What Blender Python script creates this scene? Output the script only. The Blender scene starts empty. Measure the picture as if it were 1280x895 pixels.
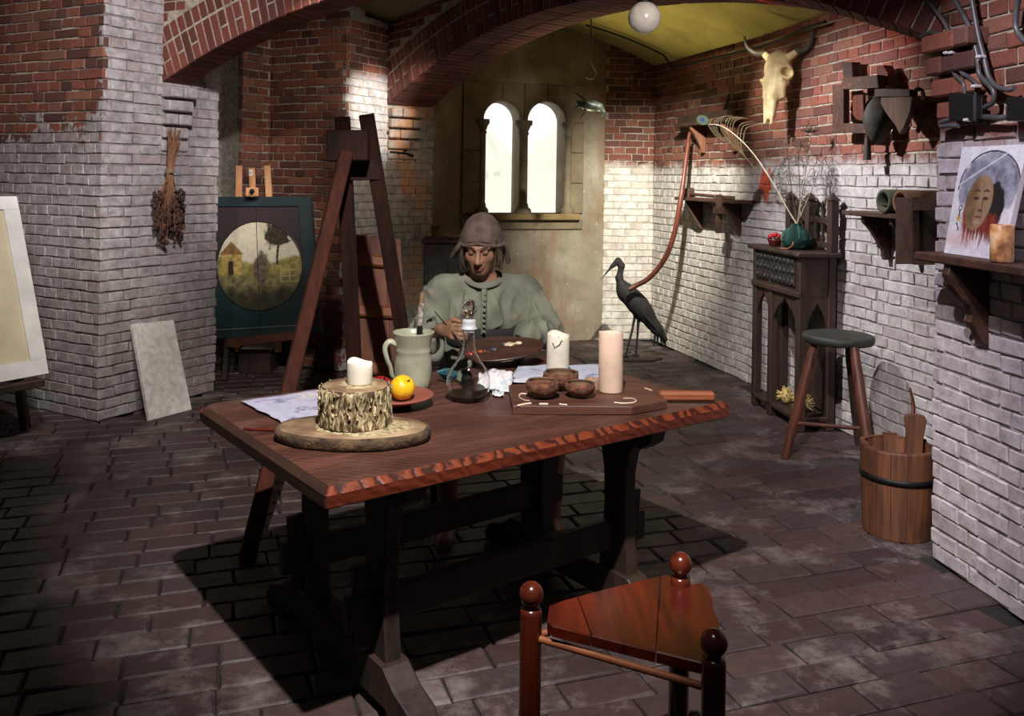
import bpy, bmesh, math, random
import numpy as np
from mathutils import Vector, Matrix, noise as mn
random.seed(7)
PI = math.pi
SC = bpy.context.scene
COL = SC.collection

# ------------------------------------------------------------------ camera (level, lens shifted down, rolled a little)
FPX, HY, ROLL, CAMH = 1110.0, 221.0, math.radians(0.9), 1.5
cam_data = bpy.data.cameras.new('camera')
cam = bpy.data.objects.new('camera', cam_data); COL.objects.link(cam)
cam.location = (0, 0, CAMH)
cam.rotation_euler = (Matrix.Rotation(PI/2, 4, 'X') @ Matrix.Rotation(ROLL, 4, 'Z')).to_euler()
cam_data.sensor_fit = 'HORIZONTAL'; cam_data.sensor_width = 36.0
cam_data.lens = FPX/1280*36.0
cam_data.shift_x = 0.0
cam_data.shift_y = -(447.5-HY)/1280
cam_data.clip_start = 0.05; cam_data.clip_end = 60
SC.camera = cam
# ------------------------------------------------------------------ view, world
SC.view_settings.view_transform = 'Standard'; SC.view_settings.look = 'None'
SC.view_settings.gamma = 1.0; SC.view_settings.use_curve_mapping = False
SC.view_settings.exposure = 0.0
world = bpy.data.worlds.new('world'); SC.world = world; world.use_nodes = True
bg = world.node_tree.nodes['Background']
bg.inputs['Color'].default_value = (0.55, 0.55, 0.7, 1); bg.inputs['Strength'].default_value = 0.036

# ------------------------------------------------------------------ lights (cellar spots out of view, some of them added as fill)
def spot(name, loc, to, watts, color, angle, blend=0.5, size=0.04):
    l = bpy.data.lights.new(name, 'SPOT'); l.energy = watts; l.color = color
    l.spot_size = math.radians(angle); l.spot_blend = blend; l.shadow_soft_size = size
    o = bpy.data.objects.new(name, l); COL.objects.link(o); o.location = loc
    o.rotation_euler = (Vector(to)-Vector(loc)).to_track_quat('-Z', 'Y').to_euler()
    return o
spot('table_spot', (-0.02, 1.05, 3.2), (0.12, 3.4, 0.75), 660, (1.0, 0.95, 0.92), 58, 0.5, 0.03)
spot('pier_spot', (-0.75, 3.0, 3.2), (-2.36, 5.6, 1.95), 420, (0.95, 0.92, 1.0), 42, 0.9, 0.05)
spot('left_brick_spot', (-1.9, 2.6, 3.1), (-2.9, 5.7, 1.6), 130, (1.0, 0.93, 0.88), 50, 0.9, 0.06)
spot('middle_bay_fill', (-0.35, 5.0, 2.66), (-1.62, 7.0, 1.75), 95, (1.0, 0.93, 0.86), 56, 1.0, 0.05)  # added fill that brightens the rear pier, no known lamp
spot('left_floor_fill', (-1.1, 3.3, 3.1), (-2.25, 5.3, 0.25), 170, (1.0, 0.94, 0.88), 34, 1.0, 0.05)  # added to brighten the slab and floor by the left pier
spot('globe_fill', (0.9, 2.2, 2.5), (0.68, 4.55, 2.33), 190, (1.0, 0.92, 0.86), 12, 0.6, 0.05)  # narrow fill added to brighten the globe
spot('rear_pier_spot', (-0.12, 5.55, 2.6), (-1.12, 7.1, 2.0), 330, (1.0, 0.98, 0.95), 24, 0.8, 0.03)
spot('corner_spot', (0.95, 5.45, 2.55), (1.2, 8.2, 0.86), 780, (1.0, 0.97, 0.88), 52, 1.0, 0.025)
spot('right_wall_spot', (0.55, 4.9, 2.5), (2.1, 5.45, 1.25), 250, (0.96, 0.95, 1.0), 78, 0.9, 0.025)
spot('near_wall_spot', (0.35, 2.2, 3.1), (1.9, 3.3, 1.15), 250, (0.9, 0.84, 1.0), 48, 0.8, 0.03)
spot('red_spot', (1.1, 4.5, 2.4), (2.12, 5.0, 2.35), 12, (1.0, 0.12, 0.12), 44, 1.0, 0.03)
spot('upper_wall_spot', (1.2, 5.0, 2.52), (2.0, 5.75, 2.35), 42, (1.0, 0.8, 0.78), 66, 1.0, 0.03)
spot('skull_spot', (0.9, 5.5, 2.6), (1.86, 6.3, 2.1), 90, (1.0, 0.9, 0.72), 30, 0.8, 0.03)
spot('vault_spot', (0.45, 6.9, 1.1), (0.95, 6.7, 2.95), 75, (1.0, 0.86, 0.45), 82, 1.0, 0.1)
spot('canvas_spot', (-1.3, 2.6, 3.1), (-2.75, 4.9, 0.95), 230, (1.0, 0.97, 0.95), 30, 0.8, 0.05)
spot('panel_spot', (-0.75, 4.3, 2.95), (-1.85, 6.6, 1.15), 190, (1.0, 0.95, 0.88), 24, 0.7, 0.05)
spot('floor_spot', (1.3, 1.0, 3.2), (1.75, 3.0, 0.0), 90, (0.9, 0.8, 0.95), 46, 0.9, 0.06)

# ------------------------------------------------------------------ photograph pixel -> real point
_c, _s = math.cos(ROLL), math.sin(ROLL)
def ab(x, y):
    dx, dy = x-640, y-HY
    return dx*_c+dy*_s, -dx*_s+dy*_c
def G(x, y, z=0.0):                       # point at height z
    a, b = ab(x, y); d = FPX*(CAMH-z)/b
    return Vector((a*d/FPX, d, z))
def P(x, y, d):                           # point at depth d
    a, b = ab(x, y)
    return Vector((a*d/FPX, d, CAMH-b*d/FPX))
def onwall(x, y, p0, p1, off=0.0):        # point on the vertical plane p0-p1, moved off it towards the room
    a, b = ab(x, y); r = a/FPX
    e = Vector((p1[0]-p0[0], p1[1]-p0[1])).normalized()
    n = Vector((e.y, -e.x))
    q = Vector((p0[0], p0[1])) + n*off
    t = (r*q.y-q.x)/(e.x-r*e.y)
    w = q+e*t
    return Vector((w.x, w.y, CAMH-b*w.y/FPX))
def seen(p, m=40):
    if p[1] < 0.3: return False
    x = p[0]/p[1]*FPX; y = (CAMH-p[2])/p[1]*FPX
    X = x*_c-y*_s+640; Y = x*_s+y*_c+HY
    return -m < X < 1280+m and -m < Y < 895+m

# ------------------------------------------------------------------ materials
def S(r, g, b):
    f = lambda v: (v/255/12.92) if v/255 <= 0.04045 else ((v/255+0.055)/1.055)**2.4
    return (f(r), f(g), f(b), 1)
class NT:
    def __init__(self, name):
        self.m = bpy.data.materials.new(name); self.m.use_nodes = True
        self.t = self.m.node_tree; self.n = self.t.nodes; self.l = self.t.links
        self.b = self.n['Principled BSDF']
    def add(self, kind, **kw):
        nd = self.n.new(kind)
        for k, v in kw.items(): setattr(nd, k, v)
        return nd
    def link(self, a, b): self.l.new(a, b)
    def coords(self, kind='Object', scale=(1, 1, 1), rot=(0, 0, 0)):
        if kind == 'World':
            src = self.add('ShaderNodeNewGeometry').outputs['Position']
        else:
            src = self.add('ShaderNodeTexCoord').outputs[kind]
        mp = self.add('ShaderNodeMapping'); mp.inputs['Scale'].default_value = scale; mp.inputs['Rotation'].default_value = rot
        self.link(src, mp.inputs['Vector']); return mp.outputs['Vector']
    def noise(self, vec, scale, detail=4, rough=0.55):
        nd = self.add('ShaderNodeTexNoise'); nd.inputs['Scale'].default_value = scale
        nd.inputs['Detail'].default_value = detail; nd.inputs['Roughness'].default_value = rough
        self.link(vec, nd.inputs['Vector']); return nd.outputs['Fac']
    def ramp(self, fac, stops):
        nd = self.add('ShaderNodeValToRGB'); el = nd.color_ramp.elements
        while len(el) < len(stops): el.new(0.5)
        for e, (p, c) in zip(el, stops): e.position = p; e.color = c
        self.link(fac, nd.inputs['Fac']); return nd.outputs['Color']
    def math(self, op, a, b=None, clamp=False):
        nd = self.add('ShaderNodeMath', operation=op, use_clamp=clamp)
        for i, v in enumerate((a, b)):
            if v is None: continue
            if isinstance(v, (int, float)): nd.inputs[i].default_value = v
            else: self.link(v, nd.inputs[i])
        return nd.outputs[0]
    def mix(self, fac, a, b, mode='MIX'):
        nd = self.add('ShaderNodeMix', data_type='RGBA', blend_type=mode)
        for k, v in ((0, fac), (6, a), (7, b)):
            if isinstance(v, (int, float)): nd.inputs[k].default_value = v
            elif isinstance(v, tuple): nd.inputs[k].default_value = v
            else: self.link(v, nd.inputs[k])
        return nd.outputs[2]
    def bump(self, h, strength=0.3, dist=0.01):
        nd = self.add('ShaderNodeBump'); nd.inputs['Strength'].default_value = strength; nd.inputs['Distance'].default_value = dist
        self.link(h, nd.inputs['Height']); self.link(nd.outputs['Normal'], self.b.inputs['Normal'])
    def color(self, c):
        if isinstance(c, tuple): self.b.inputs['Base Color'].default_value = c
        else: self.link(c, self.b.inputs['Base Color'])
    def rough(self, v): 
        if isinstance(v, (int, float)): self.b.inputs['Roughness'].default_value = v
        else: self.link(v, self.b.inputs['Roughness'])

def mottled(name, c1, c2, scale=8, rough=0.8, bump=0.2, bscale=60, kind='Object', bdist=0.004, **kw):
    t = NT(name); v = t.coords(kind)
    t.color(t.ramp(t.noise(v, scale), [(0.3, c1), (0.7, c2)])); t.rough(rough)
    if bump: t.bump(t.noise(v, bscale, 5), bump, bdist)
    for k, x in kw.items(): t.b.inputs[k].default_value = x
    return t.m
def wood(name, c1, c2, axis='z', scale=1.0, rough=0.5, bump=0.25, coat=0.0, wear=None):
    t = NT(name)
    st = {'x': (0.09, 1, 1), 'y': (1, 0.09, 1), 'z': (1, 1, 0.09)}[axis]
    v = t.coords('Object', st)
    n1 = t.noise(v, 45*scale, 6, 0.6); n2 = t.noise(v, 9*scale, 3)
    f = t.math('ADD', t.math('MULTIPLY', n1, 0.55), t.math('MULTIPLY', n2, 0.45))
    col = t.ramp(f, [(0.36, c1), (0.64, c2)])
    if wear:
        w = t.noise(t.coords('Object'), 5, 5, 0.7)
        col = t.mix(t.ramp(w, [(0.52, (0, 0, 0, 1)), (0.7, (1, 1, 1, 1))]), col, wear)
    t.color(col); t.rough(rough); t.bump(n1, bump, 0.003)
    if coat: t.b.inputs['Coat Weight'].default_value = coat; t.b.inputs['Coat Roughness'].default_value = 0.15
    return t.m
def plain(name, c, rough=0.6, **kw):
    t = NT(name); v = t.coords('Object'); n = t.noise(v, 14, 3)
    d = tuple(x*0.78 for x in c[:3])+(1,)
    t.color(t.ramp(n, [(0.3, d), (0.7, c)])); t.rough(rough)
    for k, x in kw.items(): t.b.inputs[k].default_value = x
    return t.m

def masonry(name, brick, zt, amp=0.16, single=True, reds=None, whites=None, dirt=0.3, stain=None, smear=None):
    """fired brick (or, brick=False, lime mortar) with limewash up to height zt."""
    t = NT(name); vw = t.coords('World')
    if brick:
        rnd = t.add('ShaderNodeObjectInfo').outputs['Random'] if single else t.add('ShaderNodeAttribute', attribute_name='rnd').outputs['Fac']
        reds = reds or [S(84, 54, 46), S(122, 74, 58), S(142, 84, 64), S(102, 72, 64), S(154, 106, 82)]
        col = t.ramp(rnd, [(i/(len(reds)-1), c) for i, c in enumerate(reds)])
        sp = t.noise(vw, 70, 4)
        col = t.mix(0.55, col, t.ramp(sp, [(0.3, S(150, 120, 110)), (0.7, S(250, 232, 220))]), 'MULTIPLY')
        pass
    else:
        rnd = None
        col = t.ramp(t.noise(vw, 30), [(0.3, S(136, 124, 108)), (0.7, S(190, 178, 158))])
    whites = whites or (S(150, 142, 138), S(206, 200, 192))
    wn = t.noise(vw, 16, 5, 0.65)
    wcol = t.ramp(wn, [(0.3, whites[0]), (0.68, whites[1])])
    dn = t.noise(vw, 3.2, 5, 0.7)
    wcol = t.mix(t.math('MULTIPLY', t.ramp(dn, [(0.42, (0, 0, 0, 1)), (0.72, (1, 1, 1, 1))]), dirt), wcol, S(96, 84, 76))
    if not brick: wcol = t.mix(0.4, wcol, S(120, 114, 108))
    else: wcol = t.mix(t.math('MULTIPLY', t.ramp(rnd, [(0.72, (0, 0, 0, 1)), (0.98, (1, 1, 1, 1))]), 0.3), wcol, S(140, 108, 98))
    if stain:
        sn = t.noise(t.coords('World', (1, 1, 0.5)), 4.0, 5, 0.7)
        wcol = t.mix(t.ramp(sn, [(0.5, (0, 0, 0, 1)), (0.62, (0.8, 0.8, 0.8, 1))]), wcol, stain)
    sep = t.add('ShaderNodeSeparateXYZ'); t.link(vw, sep.inputs[0])
    nz = t.noise(vw, 5.0, 4, 0.7)
    h = t.math('ADD', sep.outputs['Z'], t.math('MULTIPLY', t.math('SUBTRACT', nz, 0.5), amp*2.2))
    edge = t.math('MULTIPLY', t.math('SUBTRACT', zt, h), 14, True)
    out = t.mix(edge, col, wcol)
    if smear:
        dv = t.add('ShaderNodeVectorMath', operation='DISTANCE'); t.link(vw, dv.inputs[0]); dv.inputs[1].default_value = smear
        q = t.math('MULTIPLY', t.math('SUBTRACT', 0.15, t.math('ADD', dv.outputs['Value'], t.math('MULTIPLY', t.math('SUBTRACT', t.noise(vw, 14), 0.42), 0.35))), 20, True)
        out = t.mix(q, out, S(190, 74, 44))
    t.color(out); t.rough(0.85)
    t.bump(t.noise(vw, 55, 6, 0.65), 0.45 if brick else 0.6, 0.006)
    return t.m

# ------------------------------------------------------------------ mesh building
class MB:
    def __init__(self): self.v = []; self.f = []; self.sm = []
    def _add(self, vs, fs, smooth=False):
        b = len(self.v); self.v += [tuple(v) for v in vs]
        for f in fs: self.f.append(tuple(i+b for i in f)); self.sm.append(smooth)
    def box(self, lo, hi, bev=0.0):
        x0, y0, z0 = lo; x1, y1, z1 = hi
        if bev <= 0:
            self._add([(x0, y0, z0), (x1, y0, z0), (x1, y1, z0), (x0, y1, z0), (x0, y0, z1), (x1, y0, z1), (x1, y1, z1), (x0, y1, z1)],
                      [(0, 3, 2, 1), (4, 5, 6, 7), (0, 1, 5, 4), (1, 2, 6, 5), (2, 3, 7, 6), (3, 0, 4, 7)])
        else:
            self.bar(((x0+x1)/2, (y0+y1)/2, z0), ((x0+x1)/2, (y0+y1)/2, z1), x1-x0, y1-y0, bev, up=(0, 1, 0))
        return self
    def bar(self, a, b, w, h, bev=0.004, up=(0, 0, 1), taper=1.0):
        """bevelled rectangular bar from a to b; w across, h along up."""
        a, b = Vector(a), Vector(b); d = (b-a); L = d.length; d.normalize()
        u = Vector(up); u = (u-d*u.dot(d))
        if u.length < 1e-4: u = Vector((0, 1, 0)); u = u-d*u.dot(d)
        u.normalize(); s = d.cross(u)
        c = bev
        def ring(p, w, h, ins):
            w2, h2 = w/2-ins, h/2-ins; k = max(c-ins, 0.0)*0.999+0.0002
            pts = [(-w2+k, -h2), (w2-k, -h2), (w2, -h2+k), (w2, h2-k), (w2-k, h2), (-w2+k, h2), (-w2, h2-k), (-w2, -h2+k)]
            return [p+s*x+u*y for x, y in pts]
        rs = [ring(a, w, h, c*0.8), ring(a+d*c, w, h, 0), ring(b-d*c, w*taper, h*taper, 0), ring(b, w*taper, h*taper, c*0.8)]
        vs = [p for r in rs for p in r]; fs = [tuple(range(7, -1, -1)), tuple(range(24, 32))]
        for i in range(3):
            for j in range(8):
                k = (j+1) % 8
                fs.append((i*8+j, i*8+k, i*8+8+k, i*8+8+j))
        self._add(vs, fs); return self
    def tube(self, pts, r, seg=8, caps=True, smooth=True, flat=1.0):
        pts = [Vector(p) for p in pts]; n = len(pts)
        rr = r if isinstance(r, (list, tuple)) else [r]*n
        vs = []; t0 = (pts[1]-pts[0]).normalized()
        u = t0.orthogonal().normalized()
        for i in range(n):
            t = ((pts[min(i+1, n-1)]-pts[max(i-1, 0)])).normalized()
            u = (u-t*u.dot(t)).normalized(); w = t.cross(u)
            for k in range(seg):
                a = 2*PI*k/seg
                vs.append(pts[i]+u*math.cos(a)*rr[i]+w*math.sin(a)*rr[i]*flat)
        fs = []
        for i in range(n-1):
            for k in range(seg):
                k2 = (k+1) % seg
                fs.append((i*seg+k, i*seg+k2, (i+1)*seg+k2, (i+1)*seg+k))
        self._add(vs, fs, smooth)
        if caps: self._add(vs[:seg], [tuple(range(seg-1, -1, -1))]); self._add(vs[-seg:], [tuple(range(seg))])
        return self
    def lathe(self, prof, c=(0, 0, 0), seg=28, smooth=True, sx=1.0, sy=1.0, jit=0.0, close=False, caps=True):
        vs = []; fs = []; n = len(prof)
        for i, (r, z) in enumerate(prof):
            for k in range(seg):
                a = 2*PI*k/seg; q = r
                if jit: q = r*(1+jit*mn.noise(Vector((math.cos(a)*3, math.sin(a)*3, z*30+i*0.3))))
                vs.append((c[0]+math.cos(a)*q*sx, c[1]+math.sin(a)*q*sy, c[2]+z))
        m = n if close else n-1
        for i in range(m):
            i2 = (i+1) % n
            for k in range(seg):
                k2 = (k+1) % seg
                fs.append((i*seg+k, i*seg+k2, i2*seg+k2, i2*seg+k))
        self._add(vs, fs, smooth)
        if not close and caps:
            if prof[0][0] > 1e-5: self._add(vs[:seg], [tuple(range(seg-1, -1, -1))])
            if prof[-1][0] > 1e-5: self._add(vs[-seg:], [tuple(range(seg))])
        return self
    def ball(self, c, r, seg=16, rings=10):
        rx, ry, rz = r if isinstance(r, (tuple, list)) else (r, r, r)
        vs = [(c[0], c[1], c[2]-rz)]
        for i in range(1, rings):
            p = -PI/2+PI*i/rings
            for k in range(seg):
                a = 2*PI*k/seg; vs.append((c[0]+rx*math.cos(p)*math.cos(a), c[1]+ry*math.cos(p)*math.sin(a), c[2]+rz*math.sin(p)))
        vs.append((c[0], c[1], c[2]+rz)); fs = []
        for k in range(seg):
            k2 = (k+1) % seg; fs.append((0, 1+k2, 1+k))
            fs.append((len(vs)-1, 1+(rings-2)*seg+k, 1+(rings-2)*seg+k2))
        for i in range(rings-2):
            for k in range(seg):
                k2 = (k+1) % seg; fs.append((1+i*seg+k, 1+i*seg+k2, 1+(i+1)*seg+k2, 1+(i+1)*seg+k))
        self._add(vs, fs, True); return self
    def prism(self, poly, vec, bev=0.0):
        """polygon (3D points, planar) extruded by vec, edges softened by bev on both ends."""
        poly = [Vector(p) for p in poly]; vec = Vector(vec); n = len(poly)
        if bev > 0:
            cen = sum(poly, Vector())/n; d = vec.normalized()
            def ins(p):
                q = cen-p; return p+q*min(bev/max(q.length, 1e-5), 0.4)
            rs = [[ins(p) for p in poly], [p+d*bev for p in poly], [p+vec-d*bev for p in poly], [ins(p)+vec for p in poly]]
        else: rs = [poly, [p+vec for p in poly]]
        vs = [p for r in rs for p in r]; m = len(rs); fs = [tuple(range(n-1, -1, -1)), tuple(range((m-1)*n, m*n))]
        for i in range(m-1):
            for k in range(n):
                k2 = (k+1) % n; fs.append((i*n+k, i*n+k2, (i+1)*n+k2, (i+1)*n+k))
        self._add(vs, fs); return self
    def grid(self, fn, nu, nv, smooth=True):
        vs = [fn(i/nu, j/nv) for j in range(nv+1) for i in range(nu+1)]
        fs = [(j*(nu+1)+i, j*(nu+1)+i+1, (j+1)*(nu+1)+i+1, (j+1)*(nu+1)+i) for j in range(nv) for i in range(nu)]
        self._add(vs, fs, smooth); return self
    def sheet(self, fn, nu, nv, th=0.003):
        """a thin but solid sheet: top grid, bottom grid and rim"""
        top = [Vector(fn(i/nu, j/nv)) for j in range(nv+1) for i in range(nu+1)]
        bot = [p-Vector((0, 0, th)) for p in top]; N = len(top)
        q = lambda i, j: j*(nu+1)+i
        fs = []
        for j in range(nv):
            for i in range(nu):
                fs.append((q(i, j), q(i+1, j), q(i+1, j+1), q(i, j+1)))
                fs.append((N+q(i, j+1), N+q(i+1, j+1), N+q(i+1, j), N+q(i, j)))
        for i in range(nu):
            fs.append((q(i+1, 0), q(i, 0), N+q(i, 0), N+q(i+1, 0))); fs.append((q(i, nv), q(i+1, nv), N+q(i+1, nv), N+q(i, nv)))
        for j in range(nv):
            fs.append((q(0, j), q(0, j+1), N+q(0, j+1), N+q(0, j))); fs.append((q(nu, j+1), q(nu, j), N+q(nu, j), N+q(nu, j+1)))
        self._add(top+bot, fs, True); return self
    def mesh(self, name, mat):
        me = bpy.data.meshes.new(name); me.from_pydata(self.v, [], self.f)
        me.polygons.foreach_set('use_smooth', self.sm)
        bm = bmesh.new(); bm.from_mesh(me); bmesh.ops.recalc_face_normals(bm, faces=bm.faces); bm.to_mesh(me); bm.free()
        me.materials.append(mat); me.update(); return me
    def build(self, name, mat, parent=None, at=None):
        """at: world origin; vertices are given in world axes and stored relative to it"""
        org = None
        if parent is not None: org = parent.get('_o')
        if at is not None: org = at
        if org is not None:
            o0 = tuple(org); self.v = [(a-o0[0], b-o0[1], c-o0[2]) for a, b, c in self.v]
        o = bpy.data.objects.new(name, self.mesh(name, mat)); COL.objects.link(o)
        if parent is not None: o.parent = parent
        elif at is not None: o.location = at
        if org is not None: o['_o'] = tuple(org)
        return o
def tag(o, label, cat, group=None):
    o['label'] = label; o['category'] = cat
    if group: o['group'] = group
    return o
def thing(name, label, cat, loc=(0, 0, 0), rotz=0.0, group=None, world=True):
    """Empty at the base of a thing. world=True: its parts are given in world axes."""
    o = bpy.data.objects.new(name, None); COL.objects.link(o); o.location = loc; o.rotation_euler = (0, 0, rotz)
    o.empty_display_size = 0.05
    if world: o['_o'] = tuple(loc)
    return tag(o, label, cat, group)
def structure(o): o['kind'] = 'structure'; return o
def lerp(a, b, t): return Vector(a)*(1-t)+Vector(b)*t
def curve(pts, n=8):
    """Catmull-Rom through pts"""
    pts = [Vector(p) for p in pts]; q = [pts[0]*2-pts[1]]+pts+[pts[-1]*2-pts[-2]]; out = []
    for i in range(1, len(q)-2):
        for k in range(n):
            t = k/n
            out.append(0.5*((2*q[i])+(q[i+1]-q[i-1])*t+(2*q[i-1]-5*q[i]+4*q[i+1]-q[i+2])*t*t+(3*q[i]-q[i-1]-3*q[i+1]+q[i+2])*t**3))
    out.append(pts[-1]); return out

# ---- smooth solid modelling on a distance grid (bodies, bones, bowls)
class Solid:
    def __init__(self, lo, hi, h):
        self.lo = np.array(lo, float); self.h = h
        self.n = np.ceil((np.array(hi)-self.lo)/h).astype(int)+1
        self.D = np.full(self.n, 1.0, np.float32)
    def _sub(self, lo, hi, pad):
        i0 = np.maximum(np.floor((np.array(lo)-pad-self.lo)/self.h).astype(int), 0)
        i1 = np.minimum(np.ceil((np.array(hi)+pad-self.lo)/self.h).astype(int)+1, self.n)
        if (i1 <= i0).any(): return None, None
        ax = [self.lo[k]+self.h*np.arange(i0[k], i1[k]) for k in range(3)]
        return tuple(slice(a, b) for a, b in zip(i0, i1)), np.stack(np.meshgrid(*ax, indexing='ij'), -1)
    def _put(self, sl, d, k, cut):
        o = self.D[sl]
        if cut:
            h = np.clip(0.5-0.5*(o+d)/k, 0, 1); self.D[sl] = o*(1-h)-d*h+k*h*(1-h)
        else:
            h = np.clip(0.5+0.5*(o-d)/k, 0, 1); self.D[sl] = o*(1-h)+d*h-k*h*(1-h)
    def ell(self, c, r, rot=None, k=0.02, cut=False):
        c = np.array(c, float); r = np.array(r, float); R = max(r)
        sl, X = self._sub(c-R, c+R, k+3*self.h)
        if sl is None: return self
        q = X-c
        if rot is not None: q = q @ np.array(rot)
        k0 = np.sqrt(((q/r)**2).sum(-1))+1e-9; k1 = np.sqrt(((q/r**2)**2).sum(-1))+1e-9
        self._put(sl, k0*(k0-1)/k1, k, cut); return self
    def cap(self, a, b, ra, rb=None, k=0.02, cut=False):
        rb = ra if rb is None else rb
        a = np.array(a, float); b = np.array(b, float)
        sl, X = self._sub(np.minimum(a, b)-max(ra, rb), np.maximum(a, b)+max(ra, rb), k+3*self.h)
        if sl is None: return self
        d = b-a; t = np.clip(((X-a) @ d)/max(d @ d, 1e-12), 0, 1)
        dist = np.sqrt(((X-a-t[..., None]*d)**2).sum(-1))-(ra+(rb-ra)*t)
        self._put(sl, dist, k, cut); return self
    def mesh(self, warp=None):
        D = self.D; s = D < 0
        n = np.array(D.shape)
        c = np.zeros(n-1, np.int8)
        for dx in (0, 1):
            for dy in (0, 1):
                for dz in (0, 1): c += s[dx:n[0]-1+dx, dy:n[1]-1+dy, dz:n[2]-1+dz]
        act = (c > 0) & (c < 8); idx = np.full(act.shape, -1, np.int64); I = np.argwhere(act); idx[act] = np.arange(len(I))
        acc = np.zeros((len(I), 3)); cnt = np.zeros(len(I))
        cor = [(0, 0, 0), (1, 0, 0), (0, 1, 0), (1, 1, 0), (0, 0, 1), (1, 0, 1), (0, 1, 1), (1, 1, 1)]
        V = [D[I[:, 0]+a, I[:, 1]+b, I[:, 2]+e] for a, b, e in cor]
        for i in range(8):
            for j in range(i+1, 8):
                df = np.array(cor[j])-np.array(cor[i])
                if abs(df).sum() != 1: continue
                x = (V[i] < 0) != (V[j] < 0); t = np.where(x, V[i]/np.where(x, V[i]-V[j], 1), 0)
                acc += np.where(x[:, None], np.array(cor[i])+t[:, None]*df, 0); cnt += x
        pts = self.lo+self.h*(I+acc/cnt[:, None])
        F = []
        for ax in range(3):
            o1, o2 = [(1, 2), (2, 0), (0, 1)][ax]
            sl0 = [slice(1, -1)]*3; sl0[ax] = slice(0, -1)
            sl1 = [slice(1, -1)]*3; sl1[ax] = slice(1, None)
            A = s[tuple(sl0)]; B = s[tuple(sl1)]; E = np.argwhere(A != B)
            if not len(E): continue
            off = np.ones(3, int); off[ax] = 0; E = E+off
            e1 = np.zeros(3, int); e1[o1] = 1; e2 = np.zeros(3, int); e2[o2] = 1
            g = lambda q: idx[q[:, 0], q[:, 1], q[:, 2]]
            quad = np.stack([g(E-e1-e2), g(E-e2), g(E), g(E-e1)], 1)
            flip = ~s[E[:, 0], E[:, 1], E[:, 2]]
            quad[flip] = quad[flip][:, ::-1]
            F.append(quad)
        F = np.concatenate(F)
        return pts, F
    def build(self, name, mat, parent=None, at=None, warp=None):
        pts, F = self.mesh()
        if warp is not None: pts = np.array([warp(p) for p in pts])
        m = MB(); m.v = [tuple(p) for p in pts]; m.f = [tuple(int(i) for i in f) for f in F]; m.sm = [True]*len(F)
        return m.build(name, mat, parent, at)
def rotx(a): return np.array(Matrix.Rotation(a, 3, 'X'))
def rotm(*args):
    m = Matrix.Identity(3)
    for a, ax in args: m = m @ Matrix.Rotation(a, 3, ax)
    return np.array(m)

# ================================================================== THE CELLAR
V2 = lambda x, y: Vector((x, y))
P1 = G(122, 527).xy                      # left pier, nearest corner
U1 = V2(0.884, -0.466).normalized()         # grid of the piers
N1 = V2(0.466, 0.884).normalized()
P1L = P1-U1*1.75; P1R = G(267, 488).xy; P1R = P1+N1*(P1R-P1).dot(N1)
P2 = G(427, 464).xy; P2L = P2-U1*0.76; P2R = P2+N1*0.53
P3 = G(1167, 697).xy; P3N = P3+(G(1280, 776).xy-P3).normalized()*1.9
W0 = V2(1.325, 8.30); W1 = G(935, 478).xy; W2 = W1+V2(.516, -2.68)
U2 = (P3-P2R).normalized(); N2 = V2(-U2.y, U2.x)
JMB = P2R+N2*0.44                           # far end of the jamb under the second arch
BW0 = V2(-0.85, 7.73); BW1 = V2(0.865, 8.27)
LEN, HGT, JNT = 0.222, 0.064, 0.010

def brick_meshes(tag_, length, mat, n=6):
    out = []
    for k in range(n):
        rr = random.Random('%s%d' % (tag_, k))
        L, H = length/2, (HGT-JNT)/2
        j = lambda s=0.0040: rr.uniform(-s, s)
        def ring(y, ins):
            return [(-L+ins+j(), y+j(0.001), -H+ins+j()), (L-ins+j(), y+j(0.001), -H+ins+j()), (L-ins+j(), y+j(0.001), H-ins+j()), (-L+ins+j(), y+j(0.001), H-ins+j())]
        vs = [(-L, .03, -H), (L, .03, -H), (L, .03, H), (-L, .03, H)]+ring(-0.0008, 0)+ring(-0.0050, 0.0032)
        fs = [(8, 9, 10, 11)]
        for i in range(2):
            for q in range(4):
                q2 = (q+1) % 4; fs.append((i*4+q, i*4+q2, i*4+4+q2, i*4+4+q))
        me = bpy.data.meshes.new('brick'); me.from_pydata(vs, [], fs); me.materials.append(mat); me.update(); out.append(me)
    return out
def stuff_mesh(name, pieces, mat, parent):
    """pieces: (mesh, matrix, rnd) joined into one object with a per-brick value"""
    vs, fs, rnd = [], [], []
    for me, M, r in pieces:
        b = len(vs); vs += [tuple(M @ v.co) for v in me.vertices]
        for p in me.polygons: fs.append(tuple(i+b for i in p.vertices))
        rnd += [r]*len(me.vertices)
    me = bpy.data.meshes.new(name); me.from_pydata(vs, [], fs); me.materials.append(mat)
    at = me.attributes.new('rnd', 'FLOAT', 'POINT'); at.data.foreach_set('value', rnd); me.update()
    o = bpy.data.objects.new(name, me); COL.objects.link(o); o.parent = parent; o['kind'] = 'stuff'; return o
def lay_pieces(parent, pieces, mats, name='brick', limit=300, stuff='brickwork'):
    """pieces: (mesh pair, local matrix); the largest in view become objects, the rest of those near the view one stuff part"""
    Mw = parent.matrix_basis; sc = []
    for pr, M in pieces:
        w = Mw @ M.translation
        d = w.y
        if seen(w, 420): sc.append((d, pr, M, not seen(w, 30)))
    sc.sort(key=lambda q: (q[3], q[0])); rest = []
    for i, (d, pr, M, _out) in enumerate(sc):
        if i < limit and not _out:
            o = bpy.data.objects.new(name, pr[0]); COL.objects.link(o); o.parent = parent; o.matrix_basis = M
        else: rest.append((pr[1], M, random.random()))
    if rest: stuff_mesh(stuff, rest, mats[1], parent)
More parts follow.
